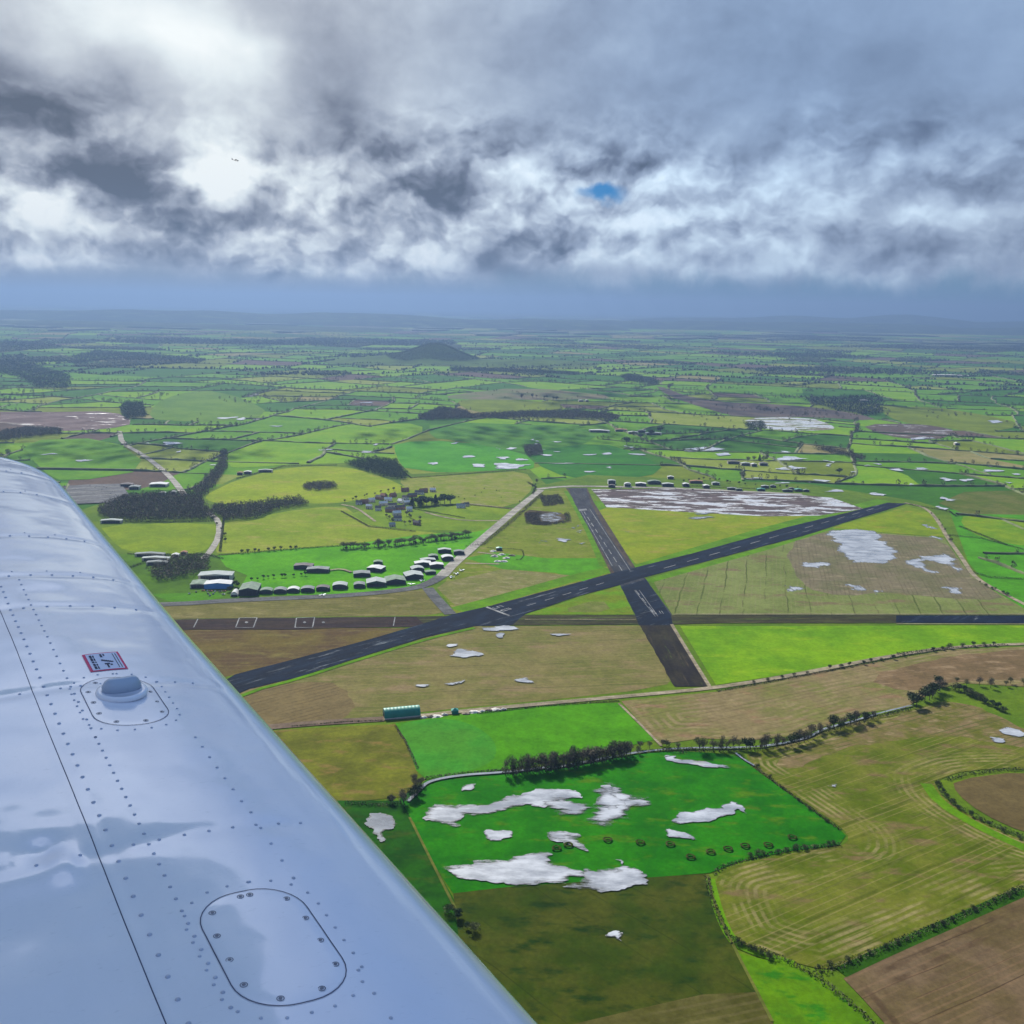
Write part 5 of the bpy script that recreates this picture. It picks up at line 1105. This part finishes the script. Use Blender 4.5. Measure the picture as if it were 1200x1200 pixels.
# long green barrel shed south of the airfield
x0, y0 = G(451, 845); x1, y1 = G(493, 841); yaw = math.atan2(y1-y0, x1-x0); L_ = math.hypot(x1-x0, y1-y0)
e = empty('barrel_shed', (x0, y0, ZB-.4), yaw, 'long green round-roofed shed beside the farm track', 'shed')
b = MB(); w = 13.; hgt = 8.2; n = 14
prof = [(0, -.8), (0, 1.6)]+[(w/2-w/2*math.cos(math.pi*i/n), 1.6+(hgt-1.6)*math.sin(math.pi*i/n)) for i in range(1, n)]+[(w, 1.6), (w, -.8)]
rings = []
for i in range(int(L_/1.6)+1):
    xx = L_*i/int(L_/1.6); k = 1.0 if i % 2 else .985
    rings.append([(xx, p[0]*k+w*(1-k)/2, p[1]*k) for p in prof])
b.loft(rings); b.build('shell', MB_['sheet_green'], e)
b = MB(); b.box(-.12, -.02, w*.25, w*.75, -.5, 4.6); b.build('door', MB_['dark_door'], e)
b = MB(); b.box(-.25, L_+.25, -.25, -.02, -.8, 1.1); b.build('plinth', MB_['concrete'], e)
x0, y0 = G(533, 837); e = empty('feed_silo', (x0, y0, ZB-.4), .2, 'small green hut beside the farm track', 'hut')
b = MB(); b.box(-3, 3, -2.5, 2.5, -.5, 3.2); b.build('wall', MB_['sheet_green'], e); b = MB(); b.add([(-3.3,-2.8,3.1),(3.3,-2.8,3.1),(3.3,2.8,3.1),(-3.3,2.8,3.1),(0,0,5.2)], [(0,1,4),(1,2,4),(2,3,4),(3,0,4),(0,3,2,1)]); b.build('roof', MB_['sheet_green'], e); e.name = 'hut'
# ------------------------------------------------------------------ clutter: heaps, vehicles, parked aircraft
def heap(px, py, r, h, mat, label, name='rubble_heap'):
    x, y = G(px, py); v = []; f = []; n = 12
    for j in range(5):
        for i in range(n):
            t = 2*math.pi*i/n; q = r*(1-j/5)*(1+.3*random.uniform(-1, 1)); v.append((q*math.cos(t)*1.5, q*math.sin(t), h*(j/5)**.8*(1+.2*random.uniform(-1, 1))-.3*(j == 0)))
    v.append((0, 0, h))
    for j in range(4):
        for i in range(n): a = j*n+i; c = j*n+(i+1) % n; f.append((a, c, c+n)); f.append((a, c+n, a+n))
    for i in range(n): f.append((4*n+i, 4*n+(i+1) % n, 5*n))
    o = link(name, mesh_np(name, v, f), MB_[mat]); o.location = (x, y, ZB-.3); tag(o, label, 'heap')
for i, (px, py, m2) in enumerate([(497,842,'rubble_stone'),(504,841,'bare_soil'),(511,841,'rubble_stone'),(521,839,'rubble_stone'),(546,838,'bare_soil'),(556,836,'rubble_stone'),(565,835,'rubble_stone'),(573,834,'bare_soil'),(581,833,'rubble_stone'),(590,833,'rubble_stone')]):
    heap(px, py, 2.2+.8*(i % 3), 1.4+.3*(i % 2), m2, '%s heap on the farm track verge, %s' % ('stony' if m2[0] == 'r' else 'brown', ordl(i, 10)))
for i, (px, py, m2) in enumerate([(580,653,'rubble_stone'),(588,651,'concrete'),(594,655,'rubble_stone'),(583,659,'rubble_stone'),(600,652,'bare_soil'),(590,659,'rubble_stone'),(578,647,'rubble_stone')]):
    heap(px, py, 4, 2.2, m2, 'pale heap in the field compound, %s' % ordl(i, 7))
hangar(585,646,9,6,3,1,.1,'sheet_green','green_wall','green container hut in the field compound', False, True, 'hut', None, 'hut')
hedge([(571,643),(600,644),(612,646),(614,652),(610,657),(604,657)], 1.8, 1.2, 'thin dark hedge round the field compound', 'hedge', 10)
CARM = [plain('car_paint_%s' % n_, c, .3, .05, 1, coat=.6) for n_, c in (('white', (.75,.75,.75)), ('dark', (.03,.035,.05)), ('silver', (.4,.42,.44)), ('red', (.35,.03,.02)), ('blue', (.03,.08,.3)))]
def car_proto(mat):
    e = empty('parked_car', (0, 0, 0), 0, None, 'car', None)
    b = MB(); prof = [(-2.1,.35),(-2.15,.75),(-1.95,.95),(-1.0,1.0),(1.0,.98),(1.95,.82),(2.15,.6),(2.1,.35)]
    b.loft([[(x_, s_*.86, z_) for x_, z_ in prof] for s_ in (-1, 1)]); b.build('body', mat, e)
    b = MB(); c_ = [(-1.75,.98),(-1.35,1.45),(.35,1.47),(1.05,.98)]; b.loft([[(x_, s_*(.78 if z_ < 1.2 else .62), z_) for x_, z_ in c_] for s_ in (-1, 1)]); b.build('cabin', MB_['glass'], e)
    for x_ in (-1.3, 1.3):
        for s_ in (-1, 1): b = MB(); b.tube((x_, s_*.66, .33), (x_, s_*.9, .33), .33, .33, 10); b.build('wheel', MB_['tyre'], e)
    return e
cp = [car_proto(m2) for m2 in CARM]; used = [False]*5; cn = ['white', 'dark', 'silver', 'red', 'blue']
def car(px, py, yaw, k, label, group):
    o = cp[k] if not used[k] else copy_tree(cp[k]); used[k] = True
    x, y = G(px, py); o.location = (x, y, ZB-.2); o.rotation_euler.z = yaw; o['label'] = label; o['group'] = group; return o
carp = [(238,693.5),(243,693.8),(247,694),(252,694.3),(258,694.5),(263,694.2),(244,697),(250,697.3),(240,687),(236,689),(246,699),(222,697),(230,695),(262,698)]
for i, (px, py) in enumerate(sorted(carp)): car(px, py, random.choice([1.5, 1.7, .1]), i % 5, '%s car in the yard before the blue warehouse, %s' % (cn[i % 5], ordl(i, len(carp))), 'cars in the warehouse yard')
pk = [(113,571),(117,571.5),(122,572),(112,573),(120,575),(125,573),(130,580),(134,583),(138,583.5),(136,581),(142,583),(106,570),(146,582),(132,577)]
strip('car_park', [], 1, T_grey, '') if False else poly('car_park', [(60,572),(100,569),(142,568),(152,582),(130,590),(85,592),(60,596)], tarmac('car_park_tarmac', sm((120,122,126)), sm((135,136,138)), sm((150,150,148)), None, ang((80,590),(140,586))), 'big grey car park half hidden by the wing')
for i, (px, py) in enumerate(sorted(pk)): car(px, py, random.uniform(-.1, .1), (1, 1, 4, 0, 1)[i % 5], '%s vehicle on the big car park, %s' % (cn[(1, 1, 4, 0, 1)[i % 5]], ordl(i, len(pk))), 'vehicles on the big car park')
for j in range(4): strip('kerb', [(66+j*1.5, 575+j*4.6), (140+j*3, 571+j*4.3)], 1.6, T_conc, 'pale row divider of the big car park, number by depth', smooth=0)
for i, (px, py) in enumerate([(728,573),(742,574),(760,574.5),(792,574),(812,574.5),(846,577)]): car(px, py, random.uniform(-.4, .4), i % 3, '%s car beside the far side buildings, %s' % (cn[i % 3], ordl(i, 6)), 'cars by the far side buildings')
def plane_proto(name, s, white, dark):
    e = empty(name, (0, 0, 0), 0, None, 'aircraft', None)
    b = MB(); pr = [(-3.6,.10,.9),(-3.0,.16,.95),(-1.0,.42,1.05),(0,.56,1.15),(1.0,.55,1.15),(2.0,.46,1.05),(2.6,.34,1.0),(2.75,.15,1.0)]
    b.loft([[(x_, r_*.9*math.cos(t), z_+r_*math.sin(t)) for t in [2*math.pi*i/10 for i in range(10)]] for x_, r_, z_ in pr]); b.build('fuselage', white, e, True)
    b = MB()
    for s_ in (-1, 1): b.loft([[(1.3-.0, s_*.3, .85),(.6, s_*.3, .98),(-.3, s_*.3, .85),(.6, s_*.3, .78)], [(1.1, s_*4.6, 1.15),(.5, s_*4.6, 1.22),(-.2, s_*4.6, 1.15),(.5, s_*4.6, 1.1)]])
    b.build('wing', white, e)
    b = MB(); b.loft([[(-2.9, -1.5, 1.05),(-3.2, -1.5, 1.1),(-3.5, -1.5, 1.05)], [(-2.7, 0, 1.05),(-3.2, 0, 1.12),(-3.7, 0, 1.05)], [(-2.9, 1.5, 1.05),(-3.2, 1.5, 1.1),(-3.5, 1.5, 1.05)]]); b.build('tailplane', white, e)
    b = MB(); b.loft([[(-2.7, -.05, 1.1),(-3.7, -.05, 1.0),(-3.7, .05, 1.0),(-2.7, .05, 1.1)], [(-3.45, -.03, 2.3),(-3.9, -.03, 2.3),(-3.9, .03, 2.3),(-3.45, .03, 2.3)]]); b.build('fin', white, e)
    b = MB(); cc = [(-.5,1.55),(-.1,1.95),(.7,1.98),(1.3,1.5)]; b.loft([[(x_, s_*(.42 if z_ < 1.7 else .3), z_) for x_, z_ in cc] for s_ in (-1, 1)]); b.build('canopy', dark, e)
    b = MB(); b.box(2.78, 2.82, -.9, .9, .93, 1.07); b.build('propeller', MB_['tyre'], e)
    for (x_, y_) in ((2.0, 0), (.3, -1.1), (.3, 1.1)): b = MB(); b.tube((x_, y_-.07, .2), (x_, y_+.07, .2), .2, .2, 8); b.box(x_-.04, x_+.04, y_-.03, y_+.03, .2, .85); b.build('wheel', MB_['tyre'], e)
    e.scale = (s, s, s); return e
pw = plain('white_aircraft_paint', (.8,.8,.82), .3, .04, 1, coat=.5)
pa = plane_proto('parked_aircraft', 1.15, pw, MB_['glass'])
pl_ = [(529,678,'parked white light aircraft by the hangar bend, nearest'),(535,674,'parked white light aircraft by the hangar bend, middle one'),(541,670,'parked white light aircraft by the hangar bend, farthest'),(482,686,'parked white aircraft in front of the greenish gabled hangar'),(494,682,'parked white aircraft in front of the wide white hangar'),(378,699,'parked white aircraft in front of the dark arched hangar'),(591,724,'small white aircraft on the long runway threshold')]
for i, (px, py, lab) in enumerate(pl_[:6]):
    o = pa if i == 0 else copy_tree(pa); x, y = G(px, py); o.location = (x, y, ZB-.2); o.rotation_euler.z = random.uniform(0, 6.28); o['label'] = lab; o['group'] = 'light aircraft parked outside the hangars'
# the aeroplane seen against the bright cloud
d_ = ray(276, 189).normalized(); P_ = CAM+d_*1000
e = plane_proto('flying_aircraft', .95, plain('dark_aircraft_paint', (.03,.035,.045), .5, .1, 1), MB_['glass'])
e.location = P_; e.rotation_euler = (R_(14), R_(6), R_(28)); tag(e, 'tiny dark aeroplane flying against the bright cloud', 'aircraft')
# ================================================================== the wing in the foreground
KW = 1.4; DW = .75
_s = Vector((-.661, .28, 1.)).normalized(); _f = Vector((1.556, .10, 1.)).normalized(); _n = _f.cross(_s).normalized()
if _n.y < 0: _n = -_n
tw = lambda v: _R*v.x+_U*v.y+_F*v.z
S_, X_, N_ = tw(_s), tw(_f), tw(_n)
MW = Matrix.Identity(4); o_ = CAM-N_*DW*KW
for i in range(3): MW[i][0] = S_[i]; MW[i][1] = X_[i]; MW[i][2] = N_[i]; MW[i][3] = o_[i]
wing = empty('aircraft_wing', (0, 0, 0), 0, 'glossy white riveted aircraft wing in the lower left foreground', 'aircraft wing'); wing.matrix_world = MW
XC, TIP = .235, 4.30
def XLf(s): return .603+.028*max(0, 2.2-s)/1.5
RIBS = [.60, 1.235, 1.79, 2.25, 2.49, 2.86, 3.43, 3.78]
def kt(s): return 1.0 if s < 3.7 else math.sqrt(max(0, 1-((s-3.7)/(TIP-3.7))**3.2))
def nz(s, x, a, b, o): return noise.noise(Vector((s*a, x*b, o)))
def ripple(s, x):
    z = 0.
    for i, r in enumerate(RIBS):
        z -= (.0016 if r != 1.235 else .0008)*math.exp(-((s-r-.006*math.sin(x*20+i))/.020)**2)
    z += .0028*nz(s, x, 3.3, 5., 2.) + .0011*nz(s, x, 9., 11., 5.)+.0004*nz(s, x, 24, 24, 7.)
    z -= .0008*math.exp(-((x-.243)/.010)**2)
    if x < .225: z += -.0008+.0018*math.exp(-((s-1.24)/.12)**2)*nz(s, x, 16., 16., 9.)*min(1, (.225-x)/.03) + .0026*nz(s, x, 7., 7., 12.)*min(1, (.225-x)/.05)
    # puckered metal between the outer ribs
    for (s0, x0, a, w1, w2) in ((2.36, .33, -.004, .05, .05), (2.33, .16, .003, .06, .07), (2.62, .30, -.0035, .07, .06), (3.1, .33, .004, .12, .05), (2.05, .40, -.0025, .10, .06), (2.95, .22, -.003, .1, .05)):
        z += a*math.exp(-((s-s0)/w1)**2-((x-x0)/w2)**2)
    for (s0, x0, a, w1, w2) in ((1.27, .165, -.0050, .030, .020), (1.22, .185, .0035, .035, .015), (1.12, .12, -.0015, .07, .05)):
        z += a*math.exp(-((s-s0)/w1)**2-((x-x0)/w2)**2)
    fade = min(1, max(0, (.575-x)/.08))
    return z*fade
def ztop(s, x):
    k = kt(s); a = (XLf(s)-XC)*k
    if x > XC: q = min(1, (x-XC)/max(a, 1e-4)); z = -.10*k*(1-max(0, 1-q**2.15)**.52)
    else: z = -.13*(XC-x)**2
    return z-(1-k)*.05+ripple(s, x)
me = None
NS, NX = 520, 190
sv = np.concatenate([np.linspace(-.7, .5, 20)[:-1], np.linspace(.5, 3.5, 400)[:-1], np.linspace(3.5, 4.1, 60)[:-1], 4.1+(TIP-4.1)*np.sin(np.linspace(0, 1, 30)*math.pi/2)])
V = []; Fc = []; prof_n = None
for s in sv:
    k = kt(s); xl = XC+(XLf(s)-XC)*k; row = []
    xs = list(np.linspace(-.62, XC, 90)[:-1])+[XC+(xl-XC)*math.sin(t) for t in np.linspace(0, 1, 90)*math.pi/2]
    for x in xs: row.append((s, x, ztop(s, x)))
    zn = row[-1][2]; zb = zn-.055*k
    for t in np.linspace(0, 1, 14)[1:]*math.pi/2: row.append((s, XC+(xl-XC)*(math.cos(t)*.5+.5)-0*(1-math.cos(t)), zn-(zn-zb)*math.sin(t)))
    row.append((s, XC, zb)); row.append((s, -.62, ztop(s, -.62)-.012))
    prof_n = len(row); V += [(a*KW, b*KW, c*KW) for a, b, c in row]
for i in range(len(sv)-1):
    for j in range(prof_n-1):
        a = i*prof_n+j; Fc.append((a, a+prof_n, a+prof_n+1, a+1))
    a = i*prof_n; Fc.append((a+prof_n-1, a+2*prof_n-1, a+prof_n, a))
me = mesh_np('skin', V, Fc, smooth=True)
m, N, b = newmat('white_wing_paint')
pos = N.n('ShaderNodeTexCoord').outputs['Object']
c = N.mix(N.step(N.noise(N.mapping(pos, sc=(1, 2, 1)), 2.2, 5, .6), .3, .7), (.74, .75, .82), (.80, .80, .86))
g_ = N.step(N.noise(N.mapping(pos, sc=(3, 1, 1)), 40., 6, .7), .58, .75)
c = N.mix(N.math('MULTIPLY', g_, .32), c, (.42, .44, .50))
N.L.new(c, b.inputs['Base Color'])
N.L.new(N.math('MULTIPLY_ADD', N.noise(pos, 6., 4), .12, .14), b.inputs['Roughness'])
b.inputs['Coat Weight'].default_value = 1.; b.inputs['Coat Roughness'].default_value = .07; b.inputs['Specular IOR Level'].default_value = .5
bp = N.n('ShaderNodeBump', i={'Strength': .06, 'Distance': .004}); N.L.new(N.noise(pos, 90., 3), bp.inputs['Height']); N.L.new(bp.outputs[0], b.inputs['Normal'])
WMt = m; skin = link('skin', me, WMt, wing)
def on(s, x, dz=0.): return Vector((s*KW, x*KW, (ztop(s, x)+dz)*KW))
def PS(px, py):
    d = Vector(((px-600)/FPX, (600-py)/FPX, 1.)); z = 0.
    for _ in range(12):
        t = -(DW-z)/d.dot(_n); P = d*t; s, x = P.dot(_s), P.dot(_f); z = z*.4+.6*ztop(s, min(x, .59))
    return s, x
seam_m = plain('dark_seam', (.07, .08, .14), .6, .1, 5)
riv_m = plain('rivet_metal', (.46, .49, .58), .35, .1, 8, metallic=.2)
scr_m = plain('screw_metal', (.16, .18, .24), .4, .1, 8, metallic=.5)
def ribbon(pts, w, dz=.0006):
    v = []; f = []; n = len(pts)
    for i, (s, x) in enumerate(pts):
        a = pts[max(0, i-1)]; c = pts[min(n-1, i+1)]; t = Vector((c[0]-a[0], c[1]-a[1]))
        t = t.normalized() if t.length > 1e-9 else Vector((1, 0)); q = Vector((-t.y, t.x))*w/2
        v += [tuple(on(s-q.x, x-q.y, dz)), tuple(on(s+q.x, x+q.y, dz))]
        if i: f.append((2*i-2, 2*i-1, 2*i+1, 2*i))
    return v, f
v, f = ribbon([(s, .225) for s in np.linspace(-.5, 3.85, 500)], .0014)
link('panel_seam', mesh_np('panel_seam', v, f), seam_m, wing)
v, f = ribbon([(2.468, x) for x in np.linspace(.12, .50, 80)], .0010, .0004); link('panel_seam', mesh_np('panel_seam', v, f), riv_m, wing)
# rivets
def rowpts(p, q, sp_): L = math.hypot(q[0]-p[0], q[1]-p[1]); n = max(1, int(L/sp_)); return [(p[0]+(q[0]-p[0])*i/n, p[1]+(q[1]-p[1])*i/n) for i in range(n+1)]
RV = []
RV += [(s, x, 1.2) for s, x in rowpts((.72, .245), (3.9, .245), .040)]
RV += [(s, x, 1.) for s, x in rowpts(PS(112, 864), PS(280, 1200), .026)]
RV += [(s, x, 1.) for s, x in rowpts(PS(112, 864), (2.45, PS(112, 864)[1]), .036)]
RV += [(s, x, 1.) for s, x in rowpts(PS(229, 864), PS(283, 939), .036)]+[(s, x, 1.) for s, x in rowpts(PS(294, 952), PS(344, 1029), .036)]
RV += [(s, x, .9) for s, x in rowpts(PS(420, 1137), PS(458, 1193), .036)]
for i, r in enumerate(RIBS[1:]):
    RV += [(s, x, 1. if r < 2 else 1.25) for s, x in rowpts((r, -.1), (r, .205), .045)]
    RV += [(s, x, 1. if r < 2 else 1.25) for s, x in rowpts((r, .27), (r, .50 if r < 3.4 else .46), .030 if r < 2 else .042)]
    if r > 2.4: RV += [(s+.03, x+.01, .8) for s, x in rowpts((r, .27), (r, .42), .05)]
def rrect(s0, s1, x0, x1, r, n=8):
    P = []
    for (cs, cx_, a0) in ((s1-r, x1-r, 0), (s0+r, x1-r, math.pi/2), (s0+r, x0+r, math.pi), (s1-r, x0+r, 1.5*math.pi)):
        for i in range(n+1): t = a0+math.pi/2*i/n; P.append((cs+r*math.cos(t), cx_+r*math.sin(t)))
    return P
def along(P, sp_):
    out = []; acc = 0; n = len(P)
    for i in range(n):
        a, b_ = P[i], P[(i+1) % n]; L = math.hypot(b_[0]-a[0], b_[1]-a[1])
        while acc < L: out.append((a[0]+(b_[0]-a[0])*acc/L, a[1]+(b_[1]-a[1])*acc/L)); acc += sp_
        acc -= L
    return out
PN = [(.862, 1.082, .300, .428, 'large oval access cover low on the wing'), (1.60, 1.815, .298, .420, 'oval cover around the filler cap')]
for (s0, s1, x0, x1, lab) in PN:
    P = rrect(s0, s1, x0, x1, .056); P = P+[P[0]]; Q = []
    for a, b_ in zip(P, P[1:]):
        n = max(1, int(math.hypot(b_[0]-a[0], b_[1]-a[1])/.006))
        Q += [(a[0]+(b_[0]-a[0])*i/n, a[1]+(b_[1]-a[1])*i/n) for i in range(n)]
    Q.append(Q[0]); v, f = ribbon(Q, .0012, .0007); se = link('cover_seam', mesh_np('cover_seam', v, f), seam_m, wing)
    # the cover itself, a thin plate standing just proud of the skin
    Pi = rrect(s0+.0015, s1-.0015, x0+.0015, x1-.0015, .055, 10); cs = (s0+s1)/2; cx_ = (x0+x1)/2; v = []; f = []; K_ = 10; n = len(Pi)
    for k in range(K_+1):
        for (s, x) in Pi: q = 1-k/K_*.999; v.append(tuple(on(cs+(s-cs)*q, cx_+(x-cx_)*q, .0009-.0006*(k == 0))))
    for k in range(K_):
        for i in range(n): a = k*n+i; c = k*n+(i+1) % n; f.append((a, c, c+n, a+n))
    cv = link('access_cover', mesh_np('access_cover', v, f, smooth=True), WMt, wing); cv['label'] = lab
    RV += [(s, x, .85) for s, x in along(rrect(s0-.017, s1+.017, x0-.016, x1+.016, .064), .0265)]
    for (s, x) in along(rrect(s0+.011, s1-.011, x0+.011, x1-.011, .046), .047):
        b = MB(); c0 = on(s, x, .0012)
        for (r0, r1, h0) in ((.0062, .0047, 0), (.0031, .0, .0006)):
            vs = [(c0.x+r*math.cos(t), c0.y+r*math.sin(t), c0.z+h0) for r in (r0, r1) for t in [2*math.pi*i/12 for i in range(12)]]
            b.add(vs, [(i, (i+1) % 12, 12+(i+1) % 12, 12+i) for i in range(12)])
        b.build('screw', scr_m, cv)
# rivet domes: the hundred nearest singly, the rest together
def dome(s, x, k):
    c0 = on(s, x, .0002); r = .0029*k*KW*.9; vs = []; n = 9
    for j, (q, h) in enumerate(((1, 0), (.8, .35), (.45, .55))): vs += [(r*q*math.cos(2*math.pi*i/n), r*q*math.sin(2*math.pi*i/n), r*h) for i in range(n)]
    vs.append((0, 0, r*.62)); fs = []
    for j in range(2):
        for i in range(n): fs.append((j*n+i, j*n+(i+1) % n, (j+1)*n+(i+1) % n, (j+1)*n+i))
    for i in range(n): fs.append((2*n+i, 2*n+(i+1) % n, 3*n))
    return c0, vs, fs
RV = [r for r in RV if -.5 < r[1] < .52]
RV.sort(key=lambda r: (r[0]**2+(r[1])**2+.56)/(r[2]**2))
inview = []
for r in RV:
    P = MW @ on(r[0], r[1]); q = P-CAM; z = q.dot(_F); px = 600+FPX*q.dot(_R)/z if z > 0 else -1; py = 600-FPX*q.dot(_U)/z if z > 0 else -1
    (inview if (0 <= px <= 1200 and 0 <= py <= 1200) else []).append(r)
rest = MB(); dm = {}
for i, (s, x, k) in enumerate(inview):
    c0, vs, fs = dome(s, x, k)
    if i < 96:
        if k not in dm:
            me = bpy.data.meshes.new('rivet'); me.from_pydata(vs, [], fs); me.polygons.foreach_set('use_smooth', [True]*len(fs)); me.materials.append(riv_m); dm[k] = me
        o = link('rivet', dm[k], None, wing); o.location = c0
    else: rest.add([(c0.x+a, c0.y+b_, c0.z+c_) for a, b_, c_ in vs], fs)
o = rest.build('rivet', riv_m, wing, True); o['kind'] = 'stuff'
# fuel filler cap
cs, cx_ = PS(143, 813); c0 = on(cs, cx_, .001); cap = empty('t', (0, 0, 0)); bpy.data.objects.remove(cap)
b = MB(); n = 40; rg = []
for (r, h) in ((.060, 0), (.061, .005), (.059, .010), (.053, .012), (.046, .011), (.042, .009), (.001, .009)):
    rg.append([(c0.x+r*math.cos(2*math.pi*i/n), c0.y+r*math.sin(2*math.pi*i/n), c0.z+h) for i in range(n)])
b.loft(rg, caps=True); cap = b.build('filler_cap', WMt, wing, True)
b = MB(); rg = []
for i in range(15):
    t = -1+2*i/14; h = .042*(1-abs(t)**6*.5); y = t*.046; th = .012*(1-abs(t)**4*.5); bow = -.010*(1-t*t)
    rg.append([(c0.x+bow-th, c0.y+y, c0.z+.006), (c0.x+bow+th, c0.y+y, c0.z+.006), (c0.x+bow+th*.7+.004, c0.y+y, c0.z+h), (c0.x+bow-th*.6+.004, c0.y+y, c0.z+h)])
b.loft(rg); tab = b.build('lift_tab', plain('cap_tab_paint', (.40, .47, .58), .35, .05, 5, coat=.4), cap, True)
# placard
cr_ = [PS(*p) for p in ((96, 768), (138, 764), (150.5, 784), (106.5, 788))]
def pq(u, v): 
    a = [cr_[0][k]+(cr_[1][k]-cr_[0][k])*u for k in (0, 1)]; c = [cr_[3][k]+(cr_[2][k]-cr_[3][k])*u for k in (0, 1)]
    return a[0]+(c[0]-a[0])*v, a[1]+(c[1]-a[1])*v
def plq(bm_, u0, u1, v0, v1, dz, sk=0.):
    n = 6; vs = []; fs = []
    for i in range(n+1):
        for j in range(n+1): u = u0+(u1-u0)*i/n; v = v0+(v1-v0)*j/n; vs.append(tuple(on(*pq(u+sk*(v-v0), v), dz)))
    for i in range(n):
        for j in range(n): a = i*(n+1)+j; fs.append((a, a+n+1, a+n+2, a+1))
    bm_.add(vs, fs)
b = MB(); plq(b, 0, 1, 0, 1, .0010); pla = b.build('placard', plain('placard_red', (.72, .03, .14), .5, .05), wing); pla['label'] = 'small red-bordered placard with dark lettering'
b = MB(); plq(b, .075, .935, .045, .955, .0014); b.build('placard_panel', plain('placard_white', (.62, .66, .80), .4, .03), pla)
b = MB(); ink = plain('placard_ink', (.02, .03, .08), .6, .1)
for v0, v1 in ((.12, .26), (.28, .44), (.47, .56), (.60, .72), (.74, .90)): plq(b, .15, .215, v0, v1, .0018); plq(b, .235, .275, v0+.02, v1, .0018)
for u0, u1, v0, v1 in ((.44,.50,.10,.28),(.53,.57,.10,.22),(.46,.60,.62,.70),(.50,.55,.70,.88),(.60,.66,.68,.76)): plq(b, u0, u1, v0, v1, .0018)
for k in range(6): plq(b, .42+.045*k, .47+.05*k, .40+.025*k, .49+.02*k, .0018)
for u in (.79, .865): plq(b, u, u+.022, .12, .90, .0018)
b.build('lettering', ink, pla)
